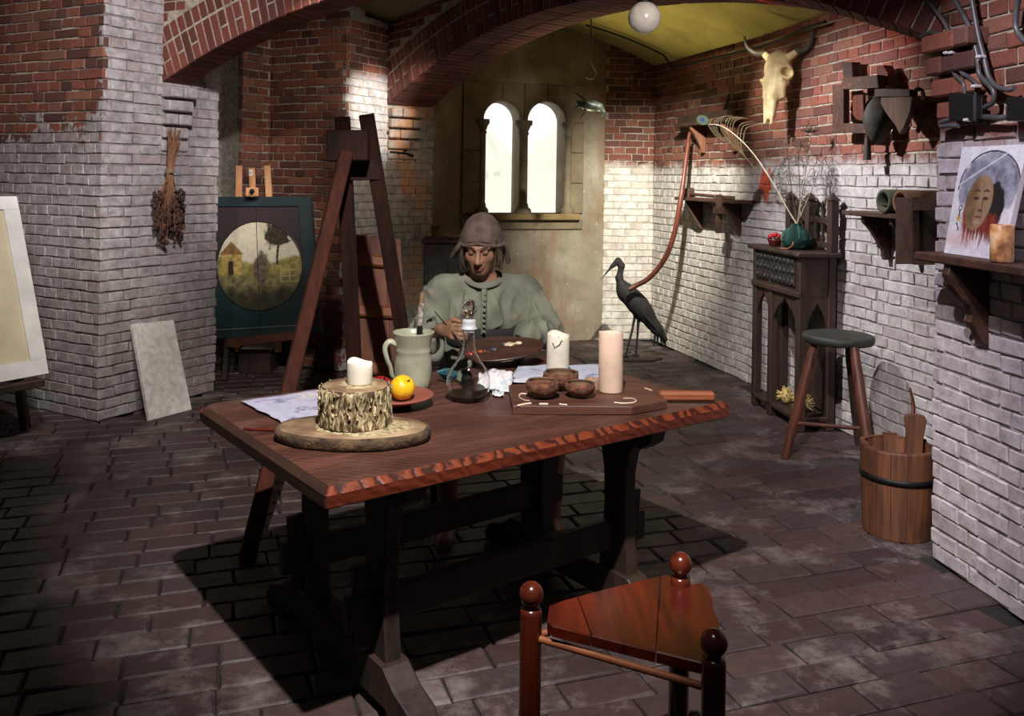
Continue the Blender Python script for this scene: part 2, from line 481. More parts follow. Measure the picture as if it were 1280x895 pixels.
def brick_mats(name, zt, **kw):
    return masonry(name, True, zt, single=True, **kw), masonry(name+'_joined', True, zt, single=False, **kw), masonry(name+'_mortar', False, zt, **kw)
def wall_body(name, p0, p1, z0, z1, mat, th=0.22):
    e = (p1-p0); L = e.length; m = MB(); m.box((0, 0, z0), (L, th, z1))
    o = structure(m.build(name, mat)); o.location = (p0.x, p0.y, 0); o.rotation_euler = (0, 0, math.atan2(e.y, e.x))
    o.matrix_basis = Matrix.Translation((p0.x, p0.y, 0)) @ Matrix.Rotation(math.atan2(e.y, e.x), 4, 'Z')
    return o, L
def brick_wall(name, p0, p1, z0, z1, mats, th=0.22, first='left', skip=None, rough=1.0):
    o, L = wall_body(name, p0, p1, z0, z1, mats[2], th)
    st = [brick_meshes(name+'s', LEN-JNT, m) for m in mats[:2]]; hd = [brick_meshes(name+'h', LEN/2-JNT, m) for m in mats[:2]]
    pieces = []; rows = int((z1-z0)/HGT); e0, e1 = -0.007, L+0.007
    rr = random.Random(name)
    for r in range(rows):
        z = z0+HGT*(r+0.5); stretch = r % 2 == 0
        step = LEN if stretch else LEN/2
        if first == 'left': x = e0+(0 if stretch else 0)+(0 if stretch else -LEN/4)
        else: x = e1-math.ceil((L+.3)/LEN)*LEN+(0 if stretch else LEN/4)
        x += rr.uniform(-.008, .008)
        while x < e1:
            if stretch and rr.random() < .13: w = LEN/2
            else: w = step
            a, b = max(x+JNT/2, e0), min(x+w-JNT/2, e1)
            if b-a > 0.03 and not (skip and skip((a+b)/2, z)):
                kind = st if (b-a) > 0.15 else hd; base = (LEN if kind is st else LEN/2)-JNT
                k = rr.randrange(6)
                M = Matrix.Translation(((a+b)/2, -rr.uniform(0, .004)*rough, z+rr.uniform(-.002, .002))) @ Matrix.Rotation(rr.uniform(-.012, .012), 4, 'Y') @ Matrix.Diagonal(((b-a)/base, 1, rr.uniform(.96, 1.03), 1))
                pieces.append(((kind[0][k], kind[1][k]), M))
            x += w
    lay_pieces(o, pieces, mats)
    return o

# ---- floor of long clay pavers
def floor_mats():
    res = []
    for single in (True, False):
        t = NT('floor_paver' if single else 'floor_paver_joined'); vw = t.coords('World')
        rnd = t.add('ShaderNodeObjectInfo').outputs['Random'] if single else t.add('ShaderNodeAttribute', attribute_name='rnd').outputs['Fac']
        col = t.ramp(rnd, [(0, S(66, 52, 53)), (0.3, S(86, 66, 64)), (0.55, S(78, 66, 66)), (0.8, S(94, 72, 68)), (1, S(76, 70, 71))])
        col = t.mix(0.6, col, t.ramp(t.noise(vw, 22, 6, 0.7), [(0.28, S(96, 84, 80)), (0.72, S(226, 214, 208))]), 'MULTIPLY')
        ef = t.noise(vw, 2.6, 7, 0.72)
        col = t.mix(t.math('MULTIPLY', t.ramp(ef, [(0.52, (0, 0, 0, 1)), (0.68, (1, 1, 1, 1))]), 0.5), col, S(160, 148, 142))
        t.color(col); t.rough(t.math('ADD', t.math('MULTIPLY', t.noise(vw, 9, 4), 0.35), 0.38))
        t.bump(t.noise(vw, 34, 7, 0.7), 0.5, 0.008); res.append(t.m)
    res.append(mottled('floor_joint', S(24, 21, 20), S(42, 37, 34), 12, 0.95, 0.6, 60, 'World'))
    return res
FM = floor_mats()
FROT = math.radians(18.5)
fm = MB(); fm.box((-5.5, -3.0, -0.2), (7.0, 10.5, -0.012))
floor = structure(fm.build('floor', FM[2])); floor.matrix_basis = Matrix.Rotation(FROT, 4, 'Z')
room = [P1L, P1, P1R, P1R-U1*1.6, P2L-U1*1.2, P2L, P2, P2R, JMB, BW0, BW1, W0, W1, W2, P3+V2(.5, .1), P3, P3N, V2(1.9, .5), V2(-4.5, .5)]
def inside(x, y, poly):
    c = False; n = len(poly)
    for i in range(n):
        a, b = poly[i], poly[i-1]
        if (a.y > y) != (b.y > y) and x < (b.x-a.x)*(y-a.y)/(b.y-a.y)+a.x: c = not c
    return c
def paver_meshes(L, W, mat, n=5):
    out = []
    for k in range(n):
        rr = random.Random(k*7+3); j = lambda s: rr.uniform(-s, s)
        def ring(z, i, s): return [(-L/2+i+j(s), -W/2+i+j(s), z+j(.001)), (L/2-i+j(s), -W/2+i+j(s), z+j(.001)), (L/2-i+j(s), W/2-i+j(s), z+j(.001)), (-L/2+i+j(s), W/2-i+j(s), z+j(.001))]
        vs = ring(-.05, 0, 0)+ring(-.007, 0, .002)+ring(0, .006, .003)
        fs = [(8, 9, 10, 11)]+[(i*4+q, i*4+(q+1) % 4, i*4+4+(q+1) % 4, i*4+4+q) for i in range(2) for q in range(4)]
        me = bpy.data.meshes.new('paver'); me.from_pydata(vs, [], fs); me.materials.append(mat); me.update(); out.append(me)
    return out
PL, PW = 0.265, 0.132
pm = [paver_meshes(PL-.008, PW-.008, m) for m in FM[:2]]
pcs = []; rr = random.Random(5); Ri = Matrix.Rotation(-FROT, 4, 'Z')
for r in range(0, 75):
    y = 1.2+r*PW; x = -4.2+rr.uniform(0, PL)
    while x < 6.2:
        L = PL*rr.choice([1, 1, 1, .97, .88, 1.06]); cx = x+L/2; k = rr.randrange(5)
        w = floor.matrix_basis @ Vector((cx, y, 0))
        if inside(w.x, w.y, room):
            M = Matrix.Translation((cx, y+rr.uniform(-.003, .003), rr.uniform(-.003, .001))) @ Matrix.Rotation(rr.uniform(-.012, .012), 4, 'Z') @ Matrix.Rotation(rr.uniform(-.008, .008), 4, 'X') @ Matrix.Diagonal((L/PL, 1, 1, 1))
            pcs.append(((pm[0][k], pm[1][k]), M))
        x += L
lay_pieces(floor, pcs, FM, 'paver', 300, 'distant_pavers')

# ---- walls and piers
WM = brick_mats('left_brick', 1.78, amp=0.62, dirt=0.35, whites=(S(128, 118, 116), S(184, 176, 170)))
WMr = brick_mats('left_return_brick', 3.4, amp=0.1, dirt=0.4, whites=(S(128, 120, 118), S(188, 180, 176)))
ZT = 3.35
brick_wall('wall_left', P1L, P1, 0, ZT, WM, first='right')
brick_wall('wall_left_return', P1, P1R, 0, ZT, WMr, rough=1.6)
RM = brick_mats('rear_brick', 0.02, amp=0.02)
brick_wall('wall_rear_left', P2L, P2, 0, 2.80, RM, first='right')
RMr = brick_mats('rear_return_brick', 2.32, amp=0.05, dirt=0.3)
brick_wall('wall_rear_return', P2, P2R, 0, 2.74, RMr)
JM = brick_mats('jamb_brick', 2.6, amp=0.05, dirt=0.5, stain=S(176, 118, 70), whites=(S(112, 104, 94), S(170, 162, 148)))
brick_wall('wall_rear_jamb', P2R, JMB, 0, 2.1, JM)
brick_wall('wall_passage', P2L-N1*0.30, P2L, 0, 2.8, RM)
wall_body('wall_passage_end', P2L-N1*0.30-U1*1.3, P2L-N1*0.30, 0, 2.8, RM[2])
wall_body('wall_passage_left', P1R-N1*.12-U1*1.3, P1R-N1*.12-U1*0.1, 0, ZT, RM[2], 0.1)
BM_ = brick_mats('back_brick', 1.66, amp=0.1, dirt=0.2, whites=(S(176, 168, 156), S(226, 220, 206)))
brick_wall('wall_back', BW1, W0, 0, 3.1, BM_, first='right')
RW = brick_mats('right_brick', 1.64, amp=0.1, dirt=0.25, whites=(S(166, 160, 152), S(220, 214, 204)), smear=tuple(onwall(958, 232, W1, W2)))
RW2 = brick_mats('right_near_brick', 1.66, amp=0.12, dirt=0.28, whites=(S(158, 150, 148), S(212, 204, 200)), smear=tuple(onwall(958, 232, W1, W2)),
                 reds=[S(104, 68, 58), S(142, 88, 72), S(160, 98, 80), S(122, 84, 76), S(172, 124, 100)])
brick_wall('wall_right_far', W0, W1, 0, 2.95, RW, rough=1.5)
brick_wall('wall_right', W1, W2, 0, 2.95, RW2, rough=1.5)
NW = brick_mats('near_brick', 1.70, amp=0.06, dirt=0.3, whites=(S(160, 150, 152), S(214, 204, 204)))
brick_wall('wall_right_near', P3, P3N, 0, ZT, NW, rough=2.2)
e3 = V2(0.95, 0.31).normalized()
wall_body('wall_right_near_return', P3+V2(0.62, 0.20), P3, 0, ZT, NW[2], 0.2)

# ---- plaster wall with the twin window
def plaster_mat():
    t = NT('old_plaster'); v = t.coords('World')
    c = t.ramp(t.noise(v, 2.2, 6, 0.65), [(0.3, S(112, 100, 80)), (0.55, S(146, 136, 116)), (0.75, S(172, 164, 146))])
    m = t.noise(t.coords('World', (3.5, 3.5, 0.7)), 1.6, 5, 0.7)
    c = t.mix(t.math('MULTIPLY', t.ramp(m, [(0.5, (0, 0, 0, 1)), (0.62, (1, 1, 1, 1))]), 0.45), c, S(128, 88, 56))
    s = t.noise(v, 26, 3); c = t.mix(t.ramp(s, [(0.68, (0, 0, 0, 1)), (0.74, (0.6, 0.6, 0.6, 1))]), c, S(196, 190, 176))
    t.color(c); t.rough(0.9); t.bump(t.noise(v, 14, 7, 0.7), 0.4, 0.012); return t.m
PLM = plaster_mat()
STONE = mottled('window_stone', S(96, 84, 64), S(134, 120, 94), 5, 0.85, 0.3, 40, 'World')
SILLM = mottled('window_sill_stone', S(112, 90, 54), S(144, 120, 76), 6, 0.8, 0.3, 40, 'World')
eB = (BW1-BW0); LB = eB.length; eB.normalize(); nB = V2(eB.y, -eB.x)
def bw(x, y):                                  # pixel -> (along wall, height)
    w = onwall(x, y, BW0, BW1); return (w.xy-BW0).dot(eB), w.z
# openings (local x, z): two round-headed lights
oL0 = bw(604, 200)[0]; oL1 = bw(649, 200)[0]; oR0 = bw(659, 200)[0]; oR1 = bw(706, 200)[0]
zs = bw(650, 267)[1]; zc = bw(625, 150)[1]
def opening(x0, x1, n=14):
    r = (x1-x0)/2; c = (x0+x1)/2
    return [(x0, zs), (x1, zs)]+[(c+r*math.cos(PI*i/n), zc+r*math.sin(PI*i/n)) for i in range(n+1)]
def wall_with_holes(name, L, z1, holes, mat, th, loc, rot, x0=0.0, z0=0.0, extra=True):
    bm = bmesh.new(); edges = []
    def loop(pts):
        vs = [bm.verts.new((x, 0, z)) for x, z in pts]
        for i in range(len(vs)): edges.append(bm.edges.new((vs[i], vs[(i+1) % len(vs)])))
    loop([(x0, z0), (L, z0), (L, z1), (x0, z1)])
    for h in holes: loop(h)
    bmesh.ops.triangle_fill(bm, use_beauty=True, use_dissolve=False, edges=edges)
    ex = bmesh.ops.extrude_face_region(bm, geom=bm.faces[:])
    bmesh.ops.translate(bm, vec=(0, th, 0), verts=[v for v in ex['geom'] if isinstance(v, bmesh.types.BMVert)])
    bmesh.ops.recalc_face_normals(bm, faces=bm.faces)
    me = bpy.data.meshes.new(name); bm.to_mesh(me); bm.free(); me.materials.append(mat)
    o = bpy.data.objects.new(name, me); COL.objects.link(o); o.matrix_basis = Matrix.Translation((loc[0], loc[1], 0)) @ Matrix.Rotation(rot, 4, 'Z'); return o
holes = [opening(oL0, oL1), opening(oR0, oR1)]
rotB = math.atan2(eB.y, eB.x)
structure(wall_with_holes('wall_window', LB, 3.2, holes, PLM, 0.24, BW0, rotB))
win = bpy.data.objects.new('window_1', None); COL.objects.link(win); structure(win)
win.matrix_basis = Matrix.Translation((BW0.x, BW0.y, 0)) @ Matrix.Rotation(rotB, 4, 'Z')
fx0, fx1 = bw(577, 200)[0], bw(729, 200)[0]; fz0, fz1 = bw(650, 287)[1], bw(640, 103)[1]
def wpart(m, name, mat, parent=win):
    o = bpy.data.objects.new(name, m.mesh(name, mat)); COL.objects.link(o); o.parent = parent; return o
# raised stone surround of the window, in blocks with open joints
mid = (oL1+oR0)/2
def block(x0, x1, z0, z1): 
    m = MB(); m.box((x0+.003, -.022, z0+.003), (x1-.003, .02, z1-.003), .006); wpart(m, 'stone_block', STONE)
zj = [fz0, zs-.02]+[zs+(zc-zs)*k/3 for k in (1, 2, 3)]+[zc+.02, fz1]
for k in range(3):
    za, zb = zs+(zc-zs)*k/3, zs+(zc-zs)*(k+1)/3
    block(fx0, oL0-.012, za, zb); block(oR1+.05, fx1, za, zb)
def arch_block(x0, x1, ztop, edge):
    r = (oL1-oL0)/2+.014
    pts = [(x, z) for x, z in edge]
    m = MB(); m.prism([(x, -.022, z) for x, z in pts], (0, .04, 0), .004); wpart(m, 'stone_block', STONE)
for c0, c1, lo, hi in ((oL0, oL1, fx0, mid), (oR0, oR1, mid, fx1)):
    c = (c0+c1)/2; r = (c1-c0)/2+.016
    for sgn, xa, xb in ((-1, lo+.003, c-.002), (1, c+.002, hi-.003)):
        arc = [(c+sgn*r*math.sin(PI/2*i/8), zc+r*math.cos(PI/2*i/8)) for i in range(9)]
        end = xa if sgn < 0 else xb; top = xb if sgn < 0 else xa
        poly = [(top, fz1-.004)]+[(top, arc[0][1])]+arc[1:]+[(end, zc)]+[(end, fz1-.004)]
        arch_block(0, 0, 0, poly)
block(fx0, fx1, fz0, zs-.05)
# sill, columns with capitals and bases
m = MB(); m.box((bw(586, 270)[0], -.075, zs-.055), (bw(722, 270)[0], .2, zs), .008); wpart(m, 'window_sill', SILLM)
for cx, rad in ((oL0-.012, .034), (mid, .042), (oR1+.03, .034)):
    m = MB(); m.lathe([(rad*1.9, zs), (rad*1.9, zs+.03), (rad*1.7, zs+.045), (rad*1.25, zs+.06), (rad*1.2, zs+.085), (rad, zs+.095), (rad*.95, zc-.13), (rad*1.15, zc-.125), (rad*1.15, zc-.105), (rad*.98, zc-.10), (rad*1.5, zc-.05), (rad*1.9, zc-.035), (rad*1.9, zc+.002)], (cx, .0, 0), 20)
    wpart(m, 'column', STONE)
# lit printed view behind the glass
def view_mat():
    t = NT('lit_window_view'); v = t.coords('Object')
    sep = t.add('ShaderNodeSeparateXYZ'); t.link(v, sep.inputs[0])
    g = t.add('ShaderNodeMapRange'); t.link(sep.outputs['Z'], g.inputs[0]); g.inputs[1].default_value = zs; g.inputs[2].default_value = zc+.2
    sky = t.ramp(g.outputs[0], [(0, (1, 1, .96, 1)), (0.2, (.9, .87, .74, 1)), (0.34, (.93, .89, .74, 1)), (0.5, (1, .98, .9, 1)), (0.8, (.97, .98, 1, 1))])
    d = t.noise(t.coords('Object', (1.6, 1, 3)), 6, 5, .6)
    c = t.mix(t.math('MULTIPLY', t.ramp(d, [(0.5, (0, 0, 0, 1)), (0.66, (1, 1, 1, 1))]), .22), sky, (.8, .76, .6, 1))
    t.color((0.02, 0.02, 0.02, 1)); t.link(c, t.b.inputs['Emission Color']); t.b.inputs['Emission Strength'].default_value = 1.06; return t.m
def view_paint():
    t = NT('lit_window_print'); a = t.add('ShaderNodeAttribute', attribute_name='paint'); t.color((.02, .02, .02, 1)); t.link(a.outputs['Color'], t.b.inputs['Emission Color']); t.b.inputs['Emission Strength'].default_value = 1.0; return t.m
def viewc(u, v):
    n0 = mn.fractal(Vector((u*5, v*8, 1)), .8, 2, 4); c = (1.25, 1.25, 1.2)
    mixl = lambda a, b, t: tuple(x*(1-t)+y*t for x, y in zip(a, b))
    land = max(0, min(1, (.62+.10*math.sin(u*9)-v+.05*n0)*12)); c = mixl(c, (.98, .94, .80), land*.85)
    roof = abs((v-.50)-(.32-u)*1.4); c = mixl(c, (.80, .74, .60), .55*max(0, 1-roof/.035)*(1 if .08 < u < .34 else 0)*(.6+.4*n0))
    ray = abs((v-.38)-(u-.1)*1.6); c = mixl(c, (.82, .78, .66), .4*max(0, 1-ray/.02)*(1 if .1 < u < .22 else 0))
    house = (.20 < u < .26 and .27 < v < .33) or (.31 < u < .37 and .29 < v < .33); c = mixl(c, (.70, .64, .52), .5) if house else c
    if .22 < u < .24 and .27 < v < .31: c = (1, 1, .95)
    c = mixl(c, (.97, .93, .74), .6*max(0, 1-math.hypot((u-.78)/.10, (v-.38)/.07)))
    return tuple(c)+(1,)
va_ = lambda u, v: (fx0+.02+u*(fx1-fx0-.04), .224, zs-.02+v*(fz1-zs+.02))
m = MB(); m.grid(lambda u, v: va_(u, v), 70, 80); m._add([va_(0, 0), va_(1, 0), va_(1, 1), va_(0, 1)]+[tuple(a+b for a, b in zip(va_(*q), (0, .012, 0))) for q in ((0, 0), (1, 0), (1, 1), (0, 1))], [(4, 5, 6, 7), (0, 1, 5, 4), (1, 2, 6, 5), (2, 3, 7, 6), (3, 0, 4, 7)])
vo = wpart(m, 'lit_view', view_paint()); at = vo.data.attributes.new('paint', 'FLOAT_COLOR', 'POINT')
for k in range(71*81): at.data[k].color = viewc((k % 71)/70, (k//71)/80)
GL = NT('window_glass'); GL.color((1, 1, 1, 1)); GL.rough(0.02); GL.b.inputs['Transmission Weight'].default_value = 1; GL.b.inputs['IOR'].default_value = 1.02
for a, b in ((oL0, oL1), (oR0, oR1)):
    m = MB(); m.prism([(x, .17, z) for x, z in opening(a-.004, b+.004)], (0, .004, 0)); wpart(m, 'pane', GL.m)

# ---- brick arches
AM = [masonry('arch_brick', True, -1, single=True, reds=[S(92, 50, 42), S(122, 66, 54), S(136, 76, 60), S(106, 60, 52)]), masonry('arch_brick_joined', True, -1, single=False, reds=[S(92, 50, 42), S(122, 66, 54), S(136, 76, 60)]), masonry('arch_mortar', False, -1)]
def arch(name, a, b, zsp, rise, thick, rings=2, stop=None):
    """segmental arch from a to b (front face), vault thickness behind; each voussoir a piece"""
    e = b-a; L = e.length; R = (L*L/4+rise*rise)/(2*rise); cz = zsp+rise-R; half = math.asin(L/2/R)
    rot = math.atan2(e.y, e.x); Mw = Matrix.Translation((a.x, a.y, 0)) @ Matrix.Rotation(rot, 4, 'Z')
    n = 60; depth = .21+(.112 if rings > 1 else 0)
    def pt(ang, r): return (L/2+r*math.sin(ang), cz+r*math.cos(ang))
    poly = [pt(-half+2*half*i/n, R+.008) for i in range(n+1)]+[(L, ZT), (0, ZT)]
    m = MB()
    N = len(poly); vs = [(x, .0, z) for x, z in poly]+[(x, thick, z) for x, z in poly]
    # faces as strips from the curve up to the top edge
    top = [(poly[i][0], .0, ZT) for i in range(n+1)]; topb = [(poly[i][0], thick, ZT) for i in range(n+1)]
    cur = [(poly[i][0], .0, poly[i][1]) for i in range(n+1)]; curb = [(poly[i][0], thick, poly[i][1]) for i in range(n+1)]
    k = n+1; allv = cur+top+curb+topb; fs = []
    for i in range(n):
        fs += [(i, i+1, k+i+1, k+i), (2*k+i+1, 2*k+i, 3*k+i, 3*k+i+1), (i+1, i, 2*k+i, 2*k+i+1), (k+i, k+i+1, 3*k+i+1, 3*k+i)]
    fs += [(0, k, 3*k, 2*k), (n, 2*k+n, 3*k+n, k+n)]
    m._add(allv, fs)
    o = structure(m.build(name, AM[2])); o.matrix_basis = Mw
    var = {}
    def get(ln, th_, wd, k):
        key = (round(ln, 3), round(th_, 3), round(wd, 4), k)
        if key not in var:
            pr = []
            rr = random.Random(str(key))
            for mat in AM[:2]:
                rq = random.Random(str(key)); j = lambda s=.002: rq.uniform(-s, s); c = .004
                # box: x tangent wd, y thickness th_, z radial ln ; chamfered on the front
                vs = []
                for y, ins in ((th_/2, 0), (-th_/2+c, 0), (-th_/2, c)):
                    vs += [(-wd/2+ins+j(), y, -ln/2+ins+j()), (wd/2-ins+j(), y, -ln/2+ins+j()), (wd/2-ins+j(), y, ln/2-ins+j()), (-wd/2+ins+j(), y, ln/2-ins+j())]
                fs = [(8, 9, 10, 11), (3, 2, 1, 0)]+[(i*4+q, i*4+(q+1) % 4, i*4+4+(q+1) % 4, i*4+4+q) for i in range(2) for q in range(4)]
                me = bpy.data.meshes.new('brick'); me.from_pydata(vs, [], fs); me.materials.append(mat); me.update(); pr.append(me)
            var[key] = tuple(pr)
        return var[key]
    pieces = []; rr = random.Random(name)
    cnt = int(2*half*R/HGT); da = 2*half/cnt
    nth = max(1, round(thick/.21)); tw = thick/nth
    for i in range(cnt):
        ang = -half+da*(i+.5)
        for layer in range(nth):
            yc = tw*(layer+.5)-.008
            segs = [(0, .208)] if (i+layer) % 2 == 0 or rr.random() < .2 else [(0, .1), (.112, .208)]
            if layer == 0 and rings > 1: segs = segs+[(.222, .322)]
            for s0, s1 in segs:
                r = R+(s0+s1)/2-.002; x, z = pt(ang, r)
                M = Matrix.Translation((x, yc-rr.uniform(0, .004), z)) @ Matrix.Rotation(ang, 4, 'Y')
                pieces.append((get(s1-s0, tw-.01, HGT-.008, rr.randrange(3)), M))
    z = zsp+HGT/2; row = 0; RX = R+.335
    while z < ZT:
        x = (-LEN/2 if row % 2 else 0)
        while x < L:
            w = LEN if row % 2 == 0 else LEN/2
            xa, xb = max(x+JNT/2, .004), min(x+w-JNT/2, L-.004)
            # keep clear of the outer ring: clip the end that runs into it
            if z-cz < RX:
                hx = math.sqrt(max(RX*RX-(z-HGT/2-cz)**2, 0)); l, r_ = L/2-hx, L/2+hx
                if xa < L/2: xb = min(xb, l)
                else: xa = max(xa, r_)
                if xa < l < xb: xb = l
            if xb-xa > .03:
                M = Matrix.Translation(((xa+xb)/2, .008-rr.uniform(0, .005)+.02, z)) @ Matrix.Diagonal(((xb-xa)/.208, 1, 1, 1)) @ Matrix.Rotation(PI/2, 4, 'Y')
                pieces.append((get(.208, .06, HGT-JNT, rr.randrange(3)), M))
            x += w
        z += HGT; row += 1
    lay_pieces(o, pieces, AM)
    return o
A1 = onwall(203, 103, P1, P1R).xy
ARC1 = arch('wall_arch_front', A1, P3, 2.07, 0.50, 0.235)
ARC2 = arch('wall_arch_rear', P2R, P3+V2(.03, .06), 2.07, 0.50, 0.44)
# coursed bricks of the spandrel beside the first arch, seen at the top of the left pier
SPM = brick_mats('spandrel_brick', -1)
# corbels under the springing: stepped courses on both piers and on the near right wall
def corbel(name, p, ex, ny, steps, z_top, w, mats, grow):
    """stepped courses: ex direction along the face, ny out of it"""
    o = bpy.data.objects.new(name, None); COL.objects.link(o); structure(o)
    rr = random.Random(name)
    for k in range(steps):
        out = grow*(k+1); z0 = z_top-HGT*1.35*(steps-k)
        e = Vector((ex.x, ex.y, 0)); n = Vector((ny.x, ny.y, 0)); h = HGT*1.3-.014; x = 0
        while x < w-.02:
            wk = min(w-x, .21 if (k % 2 or x > 0) else .105)
            c = Vector((p.x, p.y, z0))+e*(x+wk/2)+n*(out/2-.02+rr.uniform(-.004, .004))+Vector((0, 0, h/2))
            m = MB(); m.bar(c-e*(wk/2-.005), c+e*(wk/2-.005), out+.04, h, .008, up=(0, 0, 1))
            b = m.build('brick', mats[0], None, c); b.parent = o; del b['_o']; x += wk
    return o
corbel('trim_1', A1-N1*.015, N1, U1, 5, 2.06, .225, WMr, .02)
corbel('trim_2', P2R-N1*.0+U2*0, N2, U2, 5, 2.06, .30, JM, .018)
corbel('trim_3', P3+(P3-P3N).normalized()*.005, (P3N-P3).normalized(), V2(-.99, -.15), 4, 2.10, .30, [masonry('corbel_brick', True, -1)]*3, .024)

# ---- vaults
def vault_mat():
    t = NT('vault_plaster'); v = t.coords('World')
    c = t.ramp(t.noise(v, 2.0, 6, .65), [(0.3, S(150, 138, 72)), (0.6, S(188, 174, 96)), (0.8, S(170, 160, 110))])
    s = t.noise(v, 5, 5, .7); c = t.mix(t.math('MULTIPLY', t.ramp(s, [(0.58, (0, 0, 0, 1)), (0.75, (1, 1, 1, 1))]), .4), c, S(110, 96, 60))
    t.color(c); t.rough(.9); t.bump(t.noise(v, 20, 6), .3, .01); return t.m
VM = vault_mat()
def seg_dist(p, a, b):
    d = b-a; t = max(0, min(1, (p-a).dot(d)/d.length_squared)); return (p-a-d*t).length
def vault_z(x, y):
    p = V2(x, y); d = min(seg_dist(p, W0, W1), seg_dist(p, W1, W2))
    return 2.55+.40*(1-(1-min(1, d/1.5))**2)
m = MB()
def vf(u, v):
    x = -1.2+u*3.9; y = 3.3+v*5.4
    return (x, y, vault_z(x, y))
m.grid(vf, 130, 180)
vq = structure(m.build('ceiling_vault', VM))
md = vq.modifiers.new('thickness', 'SOLIDIFY'); md.thickness = .06; md.offset = 1
# cut the vault to the bay behind the rear arch
me = vq.data; bm = bmesh.new(); bm.from_mesh(me)
kill = [f for f in bm.faces if (f.calc_center_median().xy-P2R).dot(N2) < .12 or (f.calc_center_median().xy-W1).dot(V2(1, .2)) > .55]
bmesh.ops.delete(bm, geom=kill, context='FACES'); bm.to_mesh(me); bm.free()
for nf in me.polygons: nf.use_smooth = True
# middle bay between the two arches, and over the passage
m = MB()
a0, b0, c0, d0 = A1+N1*.22, P3+N1*.1, P2R, P2L-U1*.9
def vm(u, v):
    p = (a0*(1-u)+b0*u)*(1-v)+(d0*(1-u)+c0*u)*v
    return (p.x, p.y, 2.74+.20*math.sin(PI*min(1, max(0, v)))*.6)
m.grid(vm, 16, 10)
vq2 = structure(m.build('ceiling_middle', mottled('vault_plaster_grey', S(112, 110, 74), S(150, 146, 100), 3, .9, .3, 20, 'World')))
md = vq2.modifiers.new('thickness', 'SOLIDIFY'); md.thickness = .06; md.offset = 1
m = MB(); m.box((-4.6, -.5, ZT), (3.2, 9.2, ZT+.1)); structure(m.build('ceiling', PLM))

# ================================================================== materials of the things
OAK = wood('table_oak', S(62, 30, 22), S(112, 58, 38), 'x', 1.0, 0.42, 0.5, 0.15)
OAKEDGE = wood('table_oak_edge', S(120, 44, 18), S(186, 84, 38), 'x', 1.2, 0.45, 0.5)
OAKDARK = wood('table_oak_dark', S(32, 23, 18), S(62, 44, 34), 'z', 1.0, 0.6, 0.4)
REDWOOD = wood('red_varnished_wood', S(54, 18, 10), S(104, 42, 24), 'z', 0.8, 0.22, 0.12, 0.5)
SEATWOOD = wood('seat_varnished_wood', S(44, 11, 7), S(98, 31, 17), 'y', 1.0, 0.3, 0.2, 0.2)
EASELWOOD = wood('easel_dark_wood', S(40, 17, 10), S(78, 36, 22), 'z', 1.0, 0.75, 0.3)
STOOLRED = wood('stool_leg_wood', S(58, 28, 18), S(102, 54, 36), 'z', 1.0, 0.5, 0.3)
BLACKWOOD = wood('blackened_oak', S(32, 22, 17), S(70, 48, 36), 'z', 1.0, 0.6, 0.4)
SHELFWOOD = wood('shelf_wood', S(44, 26, 20), S(88, 56, 42), 'x', 1.0, 0.6, 0.4)
BRACKETWOOD = wood('bracket_wood', S(92, 56, 38), S(146, 98, 70), 'z', 1.0, 0.6, 0.3)
PALEWOOD = wood('pale_pine', S(176, 118, 74), S(216, 164, 116), 'z', 1.0, 0.5, 0.2)
PANELWOOD = wood('reddish_panel_wood', S(92, 46, 26), S(142, 80, 48), 'z', 0.8, 0.55, 0.3)
BUCKETWOOD = wood('bucket_wood', S(66, 38, 24), S(122, 76, 48), 'z', 0.9, 0.6, 0.4, wear=S(70, 42, 30))
BOARDWOOD = wood('board_wood', S(58, 32, 26), S(104, 64, 48), 'x', 1.0, 0.55, 0.4, wear=S(86, 60, 50))
HANDLEWOOD = wood('handle_wood', S(118, 62, 36), S(168, 100, 62), 'x', 1.0, 0.5, 0.3)
IRON = mottled('dark_iron', S(24, 22, 22), S(48, 44, 42), 20, 0.55, 0.3, 80, **{'Metallic': 0.7})
WAXW = plain('white_wax', S(238, 228, 210), 0.45, **{'Subsurface Weight': 0.25, 'Subsurface Radius': (0.02, 0.012, 0.008)})
WAXP = plain('pink_wax', S(240, 208, 184), 0.45, **{'Subsurface Weight': 0.25, 'Subsurface Radius': (0.02, 0.012, 0.008)})
BLACK = plain('black_paint', S(18, 17, 18), 0.5)
GLASS = NT('clear_glass'); GLASS.color((1, 1, 1, 1)); GLASS.rough(0.0); GLASS.b.inputs['Transmission Weight'].default_value = 1; GLASS.b.inputs['IOR'].default_value = 1.42; GLASS = GLASS.m
FROST = NT('ground_glass'); FROST.color((.95, .97, 1, 1)); FROST.rough(0.45); FROST.b.inputs['Transmission Weight'].default_value = .6; FROST = FROST.m
TEAL = NT('teal_glass'); TEAL.color(S(150, 206, 200)); TEAL.rough(0.03); TEAL.b.inputs['Transmission Weight'].default_value = .96; TEAL.b.inputs['IOR'].default_value = 1.35; TEAL = TEAL.m

